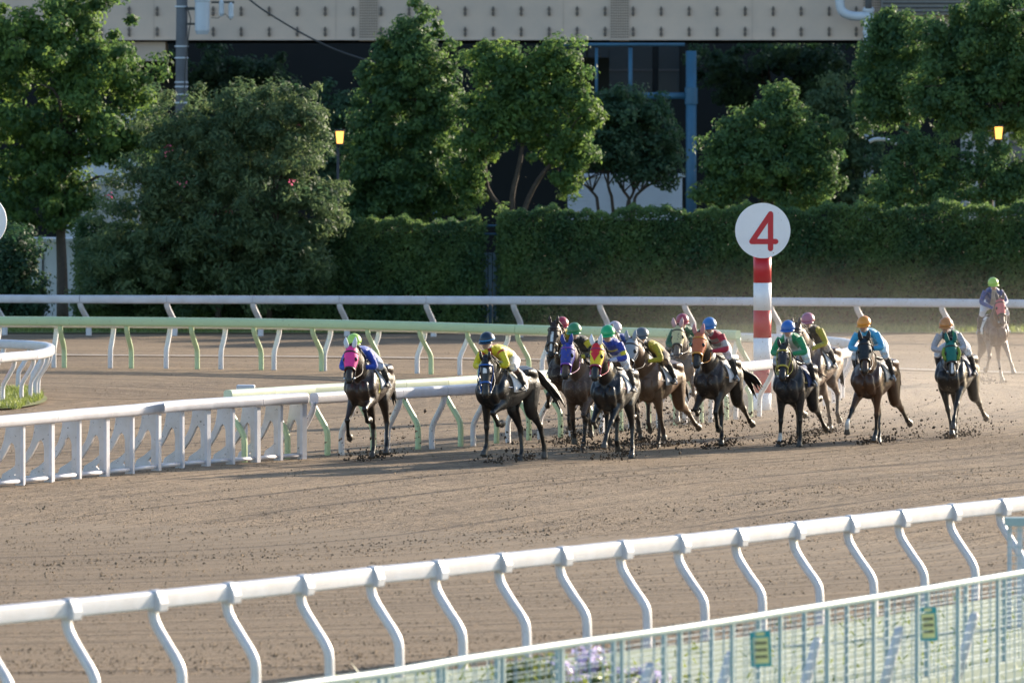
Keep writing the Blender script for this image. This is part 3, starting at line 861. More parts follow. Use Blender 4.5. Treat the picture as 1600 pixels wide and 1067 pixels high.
# far outer rail
far = [G(x, y) for x, y in ((-180, 522), (107, 524), (386, 525), (670, 526), (950, 527), (1220, 529), (1450, 531), (1800, 535))]
far, _ = resample(far, [(0.1, 0.1)] * len(far), 6)
s_far = arclen(far)
x0 = next(i for i in range(len(far)) if proj(far[i])[0] > -40)
rail_fence('rail_fence', 'far white running rail along the foot of the hedge', [(f, Matrix.Rotation(math.radians(-20), 3, 'Z') @ n) for f, n in feet_on(far, 2.52, -1, start=s_far[x0] + 0.12)], 1.18, 0.46, M_WHITE, M_WPOST, rw=(0.09, 0.12), pw=(0.085, 0.055))
bpy.context.view_layer.update()

apex = max(range(len(LOOP)), key=lambda i: LOOP[i].x)
LX = [proj(p)[0] for p in LOOP]
i0 = next(i for i in range(apex) if LX[i] > 481)
i1 = next((i for i in range(apex, len(LOOP)) if LX[i] < -120), len(LOOP) - 1)
white_line = LOOP[i0:i1]
rail_fence('rail_fence', 'white running rail sweeping round the bend behind the horses', feet_on(offset(white_line, 0.20), 1.47, -1, start=0.0), 1.21, 0.28, M_WHITE, M_WPOST)
GR = offset(LOOP, 0.30)
GX = [proj(p)[0] for p in GR]
nearg = [GR[i] for i in range(apex) if 372 < GX[i] < 1190]
farg = [GR[i] for i in range(apex, len(GR)) if -120 < GX[i] < 1215]
rail_fence('rail_fence', 'pale green rail close behind the white rail and the leading horses', feet_on(nearg, 1.47, 1, start=0.2), 1.31, 0.36, M_GREEN_LIT, M_GREEN)
rail_fence('rail_fence', 'pale green rail on the far side of the inner dirt track', feet_on(farg, 1.75, 1, start=0.9), 1.30, 0.40, M_GREEN, M_GREEN, rw=(0.095, 0.115))

# white block at the end of the green rail
c = G(384, 607, 1.28)
m = MB(); m.box((0, 0, 1.28), (0.34, 0.30, 0.14)); m.box((0, 0, 0.6), (0.07, 0.07, 1.22))
o = m.build('rail_end_post', M_WHITE); o.location = (c.x, c.y, 0)
bv = o.modifiers.new('bevel', 'BEVEL'); bv.width = 0.025; bv.segments = 2
tag(o, 'short white capped post at the end of the pale green rail', 'post')

# movable barrier with A-shaped plates at the left
def barrier():
    px = [(-108, 774), (-57, 768), (-12, 763), (33, 758), (78, 753), (121, 748), (164, 744), (204, 740), (245, 735), (282, 731), (322, 728), (361, 725), (400, 722), (436, 719), (472, 717)]
    ft = [G(x, y) for x, y in px]
    base = ft[5].copy(); root = empty('movable_barrier', base)
    h = 1.22
    for i, f in enumerate(ft):
        t = (ft[min(i + 1, len(ft) - 1)] - ft[max(i - 1, 0)]).normalized()
        back = Vector((-t.y, t.x, 0))            # into the infield
        q = f - base
        zt = h - 0.17
        # outline of the plate in (back distance, height): upright, arch and swept brace
        outer = [(0.0, 0.0), (0.0, zt), (0.27, zt), (0.28, 0.92), (0.31, 0.77), (0.36, 0.63), (0.45, 0.49), (0.57, 0.34), (0.72, 0.22), (0.88, 0.13), (0.92, 0.03), (0.60, 0.03), (0.62, 0.08),
                 (0.66, 0.12), (0.58, 0.20), (0.45, 0.31), (0.34, 0.45), (0.26, 0.58), (0.21, 0.68), (0.165, 0.73), (0.12, 0.69), (0.095, 0.60), (0.095, 0.0)]
        th = 0.032
        bmq = bmesh.new()
        a = [bmq.verts.new(q + back * b_ + Vector((0, 0, z)) - t * th) for b_, z in outer]
        face = bmq.faces.new(a)
        r_ = bmesh.ops.extrude_face_region(bmq, geom=[face])
        bmesh.ops.translate(bmq, vec=t * th * 2, verts=[e for e in r_['geom'] if isinstance(e, bmesh.types.BMVert)])
        bmesh.ops.triangulate(bmq, faces=[f_ for f_ in bmq.faces if len(f_.verts) > 4])
        bmesh.ops.recalc_face_normals(bmq, faces=bmq.faces)
        me = bpy.data.meshes.new('plate'); bmq.to_mesh(me); bmq.free(); me.materials.append(M_BARR)
        o = bpy.data.objects.new('plate', me); COL.objects.link(o); o.parent = root
        w = 0.12 if i % 2 == 0 else 0.075
        m = MB(); m.bar(q - back * 0.035 + Vector((0, 0, 0.0)), q - back * 0.035 + Vector((0, 0, zt + 0.02)), w, 0.06, up=back); m.build('flange', M_WHITE, root)
        m = MB(); m.box(q + back * 0.8 + Vector((0, 0, 0.012)), (0.55, 0.16, 0.03), rz=math.atan2(back.y, back.x)); m.build('foot', M_BARR, root)
        if i + 1 < len(ft):
            b2 = ft[i + 1] - base
            tt = (b2 - q).normalized()
            m = MB(); m.tube([q - back * 0.0 + tt * .07 + Vector((0, 0, 0.075)), b2 - tt * .07 + Vector((0, 0, 0.075))], 0.036, n=8); m.build('ground_bar', M_WHITE, root, smooth=True)
            if i % 2 == 0 and i + 2 < len(ft):
                c2 = ft[i + 2] - base; up = Vector((0, 0, h - 0.10)); bo = back * -0.06
                m = MB(); m.loft([q + up + bo + tt * .004, q + up + bo + tt * .01, b2 + up + bo, c2 + up + bo - tt * .01, c2 + up + bo - tt * .004], [(0.10, 0.105)] * 5, n=16, sub=1, power=2.8); m.build('rail', M_WHITE, root, smooth=True)
    return tag(root, 'white movable barrier on swept A-shaped plates joining the rail at the left', 'barrier', 'running rails')
barrier()

# tip of the innermost rail with its patch of grass
tip = [(-160, 646), (-70, 638), (-20, 634), (8, 631), (24, 630), (38, 628), (51, 625), (60, 620), (56, 614), (38, 611), (8, 609), (-40, 607), (-140, 604)]
tl = curve(tip, sub=8)
rail_fence('rail_fence', 'rounded tip of the innermost white rail over a grass patch at the left edge', feet_on(tl, 1.0, -1, start=0.3), 1.15, 0.28, M_WHITE, M_WPOST)
gp = curve([(-300, 668), (-60, 642), (20, 637), (66, 629), (72, 619), (48, 612), (0, 610), (-120, 606), (-300, 606)], z=0.04)
m = MB(); m.add(gp, [tuple(range(len(gp)))]); tag(m.build('infield_turf', M_TURF), kind='structure')
def blades(name, region, n, h, mat, seed, label, cat, z=0.04, spread=0.06):
    r = np.random.default_rng(seed)
    pos = np.array([region(r) for _ in range(n)])
    ang = r.random(n) * 6.283; hh = h * (0.5 + r.random(n))
    s = np.stack([np.cos(ang), np.sin(ang), 0 * ang], 1) * 0.018
    lean = np.stack([r.normal(size=n), r.normal(size=n), 0 * ang], 1) * spread
    top = pos + lean; top[:, 2] += hh
    v = np.stack([pos - s, pos + s, top], 1).reshape(-1, 3)
    me = fast_mesh(name, v, np.arange(n * 3).reshape(n, 3), np.repeat(r.random(n), 3)); me.materials.append(mat)
    o = bpy.data.objects.new(name, me); COL.objects.link(o)
    return tag(o, label, cat, kind='stuff')
def reg_patch(r):
    while True:
        x = r.uniform(-60, 70); y = r.uniform(609, 641)
        if x < 66 - ((y - 622) / 14.0) ** 2 * 26 or y > 636 and x < 30:
            p = G(x, y); return (p.x, p.y, 0.03)
blades('grass', reg_patch, 5000, 0.11, M_GRASS, 4, 'green grass tufts under the innermost rail tip', 'grass')
def reg_hedge(r):
    return (r.uniform(-18, 18), r.uniform(206.0, 210.9), 0.04)
blades('grass', reg_hedge, 16000, 0.14, M_GRASS, 5, 'low rough grass along the foot of the hedges', 'grass')

# near outer rail
front_px = [(-150, 968), (-32, 957), (100, 944), (235, 931), (350, 919), (465, 907), (575, 894), (675, 884), (775, 873), (870, 863), (965, 853), (1055, 844), (1145, 834), (1235, 824), (1320, 814), (1400, 805), (1480, 796), (1558, 788), (1635, 779), (1712, 770)]
fr = [G(x + 4, y - 8, 1.25) for x, y in front_px]
feet = []
for i, p in enumerate(fr):
    t = (fr[min(i + 1, len(fr) - 1)] - fr[max(i - 1, 0)]).normalized()
    n_ = Vector((-t.y, t.x, 0))
    feet.append((Vector((p.x, p.y, 0)) - n_ * 0.37, n_))
rail_fence('rail_fence', 'near white running rail on swan necked posts in the foreground', feet, 1.25, 0.37, M_WHITE, M_WHITE, rw=(0.082, 0.093), pw=(0.060, 0.046), cap=True, box=6.0)

# ------------------------------------------------------------------ furlong markers
def marker(x, ytop, ybase, label, digit):
    b = G(x, ybase); root = empty('furlong_marker', b); k = S(b.y)
    r = 43.0 / k
    zt = (ybase - ytop) / k
    pr = 14.0 / k
    segs = [zt - 2 * r - 0.02, zt - 2 * r - 0.60]
    z = zt - 2 * r + 0.06; i = 0
    while z > 0:
        z2 = max(z - (43.0 / k), -0.1 if z < 43.0 / k else 0)
        m = MB(); m.tube([Vector((0, 0, z)), Vector((0, 0, z2))], pr, n=24); m.build('stripe', M_RED if i % 2 == 0 else M_DISC, root, smooth=True)
        z = z2; i += 1
        if z <= 0: break
    zc = zt - r
    yaw = Matrix.Rotation(math.radians(0), 3, 'Z')
    m = MB(); n = 64
    v = [Vector((r * math.cos(2 * math.pi * j / n), y, zc + r * math.sin(2 * math.pi * j / n))) for y in (-0.08, 0.05) for j in range(n)]
    v = [Vector((p.x, p.y - pr * 0.9, p.z)) for p in v]
    m.add(v, [tuple(range(n)), tuple(reversed(range(n, 2 * n)))] + [(j, j + n, (j + 1) % n + n, (j + 1) % n) for j in range(n)])
    d = m.build('disc', M_DISC, root)
    if digit:
        y = -0.08 - pr * 0.9 - 0.006
        def q(px, py): return Vector(((px - 1191) / k, y, zc - (py - 360) / k))
        m = MB()
        for a_, b_ in (((1203, 334), (1174, 377)), ((1174, 377), (1211, 377)), ((1203, 334), (1203, 388))):
            A, B = q(*a_), q(*b_); w = 4.2 / k
            t = (B - A).normalized(); s_ = Vector((-t.z, 0, t.x)) * w
            ring = []
            for e, sg in ((A, -1), (B, 1)):
                for j in range(9):
                    an = math.pi * (j / 8 - 0.5)
                    ring.append(e + t * (sg * w * math.cos(an)) + s_ * (sg * math.sin(an)))
            yo = 0.0008 * len(m.f)
            m.add([p + Vector((0, -yo, 0)) for p in ring], [tuple(reversed(range(18)))])
        m.build('numeral', M_RED, d)
    tag(root, label, 'marker', 'round distance markers')
marker(1191, 317, 640, 'red and white striped post with white disc reading 4', True)
marker(-31, 302, 632, 'plain white marker disc cut by the left edge', False)

# ------------------------------------------------------------------ spectators' fence in the foreground
def mesh_fence():
    tops = [(380, 1084), (480, 1068), (560, 1057), (640, 1045), (720, 1031), (800, 1019), (880, 1007), (960, 996), (1040, 985), (1120, 973), (1200, 960), (1300, 944), (1400, 928), (1500, 911), (1600, 894), (1720, 874)]
    zt = 1.30
    line = curve(tops, z=zt, sub=4)
    base = line[len(line) // 2].copy(); base.z = 0
    root = empty('mesh_fence', base)
    s = arclen(line)
    m = MB(); m.loft([p - base for p in line], [(0.03, 0.036)] * len(line), n=10, sub=1, power=3.5); m.build('top_rail', M_FENCE, root, smooth=True)
    d = 0.2; i = 0
    while d < s[-1]:
        p, t = along(line, d, s); q = p - base
        m = MB(); m.bar(q + Vector((0, 0, -0.03)), Vector((q.x, q.y, 0.0)), 0.042, 0.03, up=t); m.build('upright', M_FENCE, root)
        d += 1.22; i += 1
    w = MB()
    n_h = 12
    for j in range(1, n_h):
        z = zt - 0.04 - j * 0.10
        pts = [Vector((p.x - base.x, p.y - base.y, z)) for p in line[::2]]
        w.loft(pts, [(0.0042, 0.0042)] * len(pts), n=4, sub=1)
    d = 0.1
    while d < s[-1]:
        p, t = along(line, d, s); q = p - base
        w.bar(q + Vector((0.01, 0, -0.04)), Vector((q.x + 0.01, q.y, 0.02)), 0.009, 0.009)
        d += 0.26
    tag(w.build('wire_mesh', M_WIRE, root), kind='stuff')
    tag(root, 'grey green wire mesh fence with bent top rail across the bottom', 'fence', 'spectator fences')
    # second, lower run a step behind it
    line2 = [Vector((p.x - 0.75, p.y + 2.0, 1.06)) for p in line]
    r2 = empty('mesh_fence', (line2[30].x, line2[30].y, 0)); b2 = Vector(r2.location)
    s2 = arclen(line2)
    d = 0.5
    while d < s2[-1]:
        p, t = along(line2, d, s2); q = p - b2
        m = MB(); m.bar(q, Vector((q.x, q.y, 0)), 0.045, 0.03, up=t); m.build('upright', M_FENCE, r2)
        d += 1.22
    w = MB()
    for j in range(0, 10):
        z = 1.05 - j * 0.11
        pts = [Vector((p.x - b2.x, p.y - b2.y, z)) for p in line2[::2]]
        w.loft(pts, [(0.0042, 0.0042)] * len(pts), n=4, sub=1)
    d = 0.1
    while d < s2[-1]:
        p, t = along(line2, d, s2); q = p - b2
        w.bar(q, Vector((q.x, q.y, 0.02)), 0.008, 0.008); d += 0.3
    tag(w.build('wire_mesh', M_WIRE, r2), kind='stuff')
    tag(r2, 'second fainter wire mesh run just behind the foreground fence', 'fence', 'spectator fences')
mesh_fence()

def notice(x0, y0, x1, y1, label):
    D = G((x0 + x1) / 2, 960 - ((x0 + x1) / 2 - 1200) * 0.165, 1.30).y - 0.06
    p = P((x0 + x1) / 2, (y0 + y1) / 2, D); k = S(D); w, h = (x1 - x0) / k, (y1 - y0) / k
    root = empty('notice_board', p); root.rotation_euler = (0, math.radians(-2.5), math.radians(10))
    m = MB(); m.box((0, 0, 0), (w, 0.02, h)); m.build('board', paint('teal_board', (0.02, 0.30, 0.33), 0.4) if 'teal_board' not in bpy.data.materials else bpy.data.materials['teal_board'], root)
    m = MB(); m.box((0.0, -0.0125, -0.05 * h), (w * 0.74, 0.006, h * 0.72)); pn = m.build('paper', paint('cream_paper', (0.72, 0.68, 0.30), 0.6) if 'cream_paper' not in bpy.data.materials else bpy.data.materials['cream_paper'], root)
    m = MB(); m.box((0, -0.0125, 0.42 * h), (w * 0.42, 0.006, h * 0.09)); m.build('header_mark', bpy.data.materials['cream_paper'], root)
    for i, z in enumerate((0.16, -0.03, -0.22)):
        m = MB()
        for j, q in enumerate((-0.22, -0.07, 0.08, 0.22)):
            m.box((w * q, -0.0175, h * z), (w * 0.115, 0.003, h * 0.075))
        m.build('print_line', M_IRON, pn)
    tag(root, label, 'notice', 'notices hung on the mesh fence')
notice(1172, 985, 1205, 1041, 'teal framed cream notice on the mesh fence, lower one')
notice(1436, 948, 1464, 1001, 'teal framed cream notice on the mesh fence, higher one near the white gate post')

def gate_end():
    b = G(1590, 985); root = empty('fence_gate', b); k = S(b.y)
    z1 = P(1590, 808, b.y).z
    m = MB(); m.box((0.05, 0, z1 - 0.05), (0.42, 0.22, 0.10)); m.build('cap', M_FENCE, root)
    for x, w in ((-0.10, 0.05), (0.02, 0.06), (0.20, 0.07)):
        m = MB(); m.box((x, 0, (z1 - 0.1) / 2), (w, 0.06, z1 - 0.1)); m.build('upright', M_WHITE, root)
    w = MB()
    for j in range(12): w.bar((-0.14, -0.04, z1 - 0.16 - j * 0.1), (0.6, -0.04, z1 - 0.16 - j * 0.1), 0.008, 0.008)
    for j in range(8): w.bar((-0.12 + j * 0.09, -0.04, z1 - 0.1), (-0.12 + j * 0.09, -0.04, 0.05), 0.006, 0.006)
    tag(w.build('wire_mesh', M_WIRE, root), kind='stuff')
    tag(root, 'taller white gate post with flat cap and mesh at the right edge', 'gate post')
gate_end()
for i, (x, y) in enumerate(((1140, 1022), (1275, 1001), (1404, 983), (1521, 960), (1015, 1040))):
    p = G(x, y, 0.80)
    m = MB(); m.loft([Vector((0, 0, 0.80)), Vector((0, 0, 0.77)), Vector((-0.22, 0.0, -0.05))], [(0.02, 0.02), (0.052, 0.052), (0.055, 0.055)], n=12, sub=2)
    o = m.build('white_stake', M_WHITE, smooth=True); o.location = (p.x, p.y, 0)
    tag(o, ['leaning white stake right behind the lower notice, left of it', 'leaning white stake between the two notices, nearer the lower one', 'leaning white stake just left of the higher notice',
            'leaning white stake between the higher notice and the white gate post', 'leaning white stake among the lilac flowers'][i], 'stake', 'leaning stakes behind the mesh fence')
def flowers():
    r = np.random.default_rng(8); bl = []
    for _ in range(60):
        x = r.uniform(800, 1090); y = r.uniform(1052, 1100)
        p = G(x, y, 0.05); bl.append((p, (0.16, 0.16, 0.12)))
    root = empty('flower_bed', (bl[0][0].x, bl[0][0].y, 0)); b = Vector(root.location)
    foliage('blossom', [(c - b + Vector((0, 0, 0.06)), rr) for c, rr in bl], 2600, 0.06, M_LILAC, root, seed=2, clump=0.10, aspect=0.9)
    foliage('foliage', [(c - b, (0.2, 0.2, 0.08)) for c, rr in bl], 4500, 0.09, M_GRASS, root, seed=3, clump=0.15)
    tag(root, 'bed of lilac flowers seen through the mesh fence', 'flowers', kind='stuff')
flowers()
def reg_verge(r):
    i = r.integers(0, len(VERGE)); p = VERGE[i]; t = r.random()
    return (p.x + 4 * t + r.normal() * .5, p.y - 14 * t * r.random(), 0.04)
blades('grass', reg_verge, 1500, 0.10, M_GRASS, 6, 'rough grass behind the foreground mesh fence', 'grass', spread=0.08)
# ------------------------------------------------------------------ horses and riders
def coat_mat(name, rough, spec, splat, sheen=0.0, folds=False, splat_col=(0.20, 0.145, 0.10)):
    m, N, L, b = new_mat(name)
    at = N.new('ShaderNodeAttribute'); at.attribute_name = 'Col'
    tc = N.new('ShaderNodeTexCoord')
    n1 = nn(N, 'ShaderNodeTexNoise', Scale=7.0, Detail=5.0, Roughness=0.6); L.new(tc.outputs['Object'], n1.inputs['Vector'])
    mr = nn(N, 'ShaderNodeMapRange'); mr.inputs['To Min'].default_value = 0.7; mr.inputs['To Max'].default_value = 1.3
    L.new(n1.outputs['Fac'], mr.inputs['Value'])
    mul = N.new('ShaderNodeMix'); mul.data_type = 'RGBA'; mul.blend_type = 'MULTIPLY'; mul.inputs['Factor'].default_value = 1.0
    L.new(at.outputs['Color'], mul.inputs[6]); L.new(mr.outputs[0], mul.inputs[7])
    n2 = nn(N, 'ShaderNodeTexNoise', Scale=34.0, Detail=3.0, Roughness=0.65); L.new(tc.outputs['Object'], n2.inputs['Vector'])
    m2 = nn(N, 'ShaderNodeMapRange'); m2.inputs['From Min'].default_value = 0.69 - splat * 0.2; m2.inputs['From Max'].default_value = 0.74 - splat * 0.2
    L.new(n2.outputs['Fac'], m2.inputs['Value'])
    mx = N.new('ShaderNodeMix'); mx.data_type = 'RGBA'
    L.new(m2.outputs[0], mx.inputs['Factor']); L.new(mul.outputs[2], mx.inputs[6]); mx.inputs[7].default_value = rgb(splat_col)
    L.new(mx.outputs[2], b.inputs['Base Color'])
    b.inputs['Roughness'].default_value = rough
    b.inputs['Specular IOR Level'].default_value = spec
    b.inputs['Sheen Weight'].default_value = sheen
    bp = nn(N, 'ShaderNodeBump', Strength=0.45, Distance=0.03)
    if folds:
        n1.inputs['Scale'].default_value = 11.0; n1.inputs['Distortion'].default_value = 1.2; bp.inputs['Strength'].default_value = 0.9; bp.inputs['Distance'].default_value = 0.05
    L.new(n1.outputs['Fac'], bp.inputs['Height']); L.new(bp.outputs[0], b.inputs['Normal'])
    return m
COAT = [coat_mat('groomed_coat', 0.38, 0.5, 0.06), coat_mat('splashed_coat', 0.42, 0.45, 0.28), coat_mat('muddy_coat', 0.5, 0.35, 0.46)]
SILK = [coat_mat('clean_silk', 0.5, 0.35, 0.05, 0.2, True), coat_mat('muddy_silk', 0.6, 0.3, 0.42, 0.2, True)]
M_HAIR = paint('dark_horse_hair', (0.012, 0.010, 0.009), 0.5, scale=20)
M_LEATHER = paint('dark_leather', (0.03, 0.018, 0.012), 0.45, scale=10)
M_CLOTH = paint('white_saddle_cloth', (0.75, 0.75, 0.76), 0.7, dirt=(0.5, 0.45, 0.4), scale=4, speck=(30.0, 0.68, MUD))
M_INK = paint('black_print', (0.015, 0.015, 0.02), 0.6)
M_EYE = paint('dark_eye', (0.008, 0.006, 0.005), 0.12, scale=3)
M_STEEL = paint('stirrup_steel', (0.5, 0.5, 0.5), 0.3, metal=0.9)
M_GOG = paint('goggle_lens', (0.03, 0.03, 0.035), 0.15, scale=4)
_pm = {}
def dye(col, rough=0.5, muddy=False):
    k = (tuple(round(c, 3) for c in col), rough, muddy)
    if k not in _pm:
        _pm[k] = paint('dyed_cloth', col, rough, scale=9, speck=(28.0, 0.60 if muddy else 0.70, (0.16, 0.115, 0.08)))
    return _pm[k]

def remesh(mb, voxel, smooth_it=4):
    me = mb.mesh('src')
    o = bpy.data.objects.new('src', me); COL.objects.link(o)
    r = o.modifiers.new('r', 'REMESH'); r.mode = 'VOXEL'; r.voxel_size = voxel; r.use_smooth_shade = True
    s = o.modifiers.new('s', 'SMOOTH'); s.factor = 0.5; s.iterations = smooth_it
    dg = bpy.context.evaluated_depsgraph_get()
    out = bpy.data.meshes.new_from_object(o.evaluated_get(dg), preserve_all_data_layers=False, depsgraph=dg)
    bpy.data.objects.remove(o); bpy.data.meshes.remove(me)
    return out

TORSO = [(-0.90, 1.27, .09, .13), (-0.80, 1.25, .20, .24), (-0.64, 1.25, .265, .30), (-0.42, 1.25, .265, .285), (-0.18, 1.205, .265, .295), (0.06, 1.17, .285, .325),
         (0.28, 1.165, .28, .345), (0.48, 1.18, .265, .36), (0.60, 1.165, .245, .31), (0.72, 1.14, .195, .23), (0.80, 1.13, .12, .15), (0.84, 1.14, .04, .06)]
def torso_at(x):
    for a, b in zip(TORSO, TORSO[1:]):
        if a[0] <= x <= b[0]:
            t = (x - a[0]) / (b[0] - a[0])
            return [a[i] + (b[i] - a[i]) * t for i in range(1, 4)]
    return list(TORSO[0][1:])

def dirv(deg, splay=0.0):
    a = math.radians(deg); s = math.radians(splay)
    return Vector((math.sin(a) * math.cos(s), math.sin(s), -math.cos(a) * math.cos(s)))

def horse_parts(pose, neck, headp, turn):
    """lofts of a galloping horse, x forward; returns dict of parts with section lists"""
    parts = []
    parts.append(('torso', [Vector((x, 0, z)) for x, z, w, h in TORSO], [(w, h) for x, z, w, h in TORSO], 0))
    # neck and head
    n0 = Vector((0.46, 0, 1.30)); a = math.radians(neck); tr = math.radians(turn)
    nd = Vector((math.cos(a) * math.cos(tr), math.cos(a) * math.sin(tr), math.sin(a)))
    poll = n0 + nd * 0.98 + Vector((0, 0, 0.02))
    nm = n0.lerp(poll, 0.5) + Vector((0, 0, 0.04))
    q1 = n0.lerp(poll, 0.26) + Vector((-0.02, 0, 0.01)); q3 = n0.lerp(poll, 0.78) + Vector((0, 0, 0.05))
    parts.append(('neck', [n0 + Vector((-0.12, 0, -0.04)), q1, nm, q3, poll], [(.17, .29), (.145, .255), (.105, .19), (.085, .15), (.075, .125)], 0))
    h = math.radians(headp)
    hd = Vector((math.cos(h) * math.cos(tr * 1.3), math.cos(h) * math.sin(tr * 1.3), -math.sin(h)))
    sd = Vector((-math.sin(tr * 1.3), math.cos(tr * 1.3), 0))
    fn = hd.cross(sd).normalized()
    if fn.x < 0: fn = -fn
    HL = 0.62
    prof = [(-0.10, -.015, .06, .075), (0.06, -.03, .088, .115), (0.22, -.045, .104, .145), (0.36, -.035, .100, .132), (0.52, -.015, .078, .098), (0.68, -.006, .064, .078), (0.82, -.008, .062, .074), (0.93, -.016, .064, .070), (1.02, -.03, .046, .048)]
    hp = [poll + hd * (t * HL) + fn * f for t, f, w, d in prof]
    parts.append(('head', hp, [(w, d) for t, f, w, d in prof], 0))
    head = dict(poll=poll, hd=hd, sd=sd, fn=fn, L=HL, prof=prof)
    for s in (-1, 1):
        e0 = poll + sd * (0.055 * s) + fn * 0.05 - hd * 0.02
        e1 = e0 + fn * 0.045 - hd * 0.06 + sd * (0.02 * s) + Vector((0, 0, .02)); e2 = e0 + fn * 0.03 - hd * 0.12 + sd * (0.018 * s) + Vector((0, 0, .05))
        parts.append(('ear', [e0, e1, e2], [(.032, .022), (.036, .020), (.006, .006)], 0))
    legs = {}
    for key, s in (('LF', 1), ('RF', -1)):
        a1, a2, a3, sp = pose[key]
        E = Vector((0.50, 0.165 * s, 0.97))
        sh = Vector((0.56, 0.15 * s, 1.22))
        K = E + dirv(a1, sp * s) * 0.44; Ft = K + dirv(a2, sp * s) * 0.31; Pa = Ft + dirv(a3, sp * s) * 0.125; Ho = Pa + dirv(a3 * 0.6, sp * s) * 0.085
        parts.append(('foreleg', [sh, E, E.lerp(K, 0.4), E.lerp(K, 0.85), K, K.lerp(Ft, 0.22), K.lerp(Ft, 0.75), Ft, Pa], [(.10, .16), (.095, .125), (.068, .085), (.047, .054), (.052, .056), (.036, .042), (.033, .040), (.043, .048), (.040, .044)], 1))
        parts.append(('hoof', [Pa - (Ho - Pa) * 0.15, Pa, Ho], [(.046, .050), (.052, .058), (.062, .072)], 2))
        legs[key] = Ho
        # shoulder blade, point of shoulder and breast muscle
        parts.append(('muscle', [Vector((0.34, 0.13 * s, 1.47)), Vector((0.50, 0.20 * s, 1.30)), Vector((0.68, 0.205 * s, 1.14)), Vector((0.74, 0.16 * s, 1.06))], [(.05, .07), (.065, .13), (.075, .11), (.05, .06)], 0))
        parts.append(('muscle', [Vector((0.62, 0.09 * s, 0.93)), Vector((0.76, 0.105 * s, 1.02)), Vector((0.83, 0.105 * s, 1.13)), Vector((0.78, 0.12 * s, 1.25))], [(.07, .07), (.095, .08), (.095, .075), (.07, .06)], 0))
        parts.append(('muscle', [Vector((0.48, 0.16 * s, 1.10)), Vector((0.40, 0.19 * s, 1.00)), Vector((0.44, 0.18 * s, 0.88))], [(.07, .10), (.07, .09), (.05, .06)], 0))
    for s in (-1, 1):
        parts.append(('muscle', [Vector((-0.30, 0.20 * s, 1.44)), Vector((-0.52, 0.20 * s, 1.42)), Vector((-0.74, 0.15 * s, 1.36))], [(.05, .05), (.085, .09), (.07, .08)], 0))
    for key, s in (('LH', 1), ('RH', -1)):
        t, g_, c, p_, sp = pose[key]
        H = Vector((-0.62, 0.14 * s, 1.20))
        St = H + dirv(t, sp * s * 0.5) * 0.40; Hk = St + dirv(g_, sp * s) * 0.45; Ft = Hk + dirv(c, sp * s) * 0.39; Pa = Ft + dirv(p_, sp * s) * 0.125; Ho = Pa + dirv(p_ * 0.6, sp * s) * 0.085
        parts.append(('hindleg', [H + Vector((-.05, -.02 * s, .12)), H, St, St.lerp(Hk, 0.4), St.lerp(Hk, 0.85), Hk, Hk.lerp(Ft, 0.25), Hk.lerp(Ft, 0.8), Ft, Pa],
                      [(.12, .22), (.135, .235), (.105, .15), (.078, .10), (.050, .062), (.054, .068), (.038, .048), (.035, .043), (.044, .050), (.040, .044)], 1))
        parts.append(('hoof', [Pa - (Ho - Pa) * 0.15, Pa, Ho], [(.046, .050), (.052, .058), (.062, .072)], 2))
        legs[key] = Ho
    return parts, head, legs

def set_colours(me, cols):
    a = me.color_attributes.new('Col', 'FLOAT_COLOR', 'POINT')
    c = np.ones((len(me.vertices), 4), dtype=np.float32); c[:, :3] = cols
    a.data.foreach_set('color', c.ravel())

def classify(me, samples):
    """nearest loft section of every vertex: samples = (point, radius, index)"""
    n = len(me.vertices); co = np.empty(n * 3, dtype=np.float32); me.vertices.foreach_get('co', co); co = co.reshape(-1, 3)
    P_ = np.array([list(s[0]) for s in samples]); R_ = np.array([s[1] for s in samples])
    best = np.full(n, 1e9); idx = np.zeros(n, dtype=int)
    for i in range(len(P_)):
        d = np.linalg.norm(co - P_[i], axis=1) / R_[i]
        w = d < best; best[w] = d[w]; idx[w] = i
    return co, idx

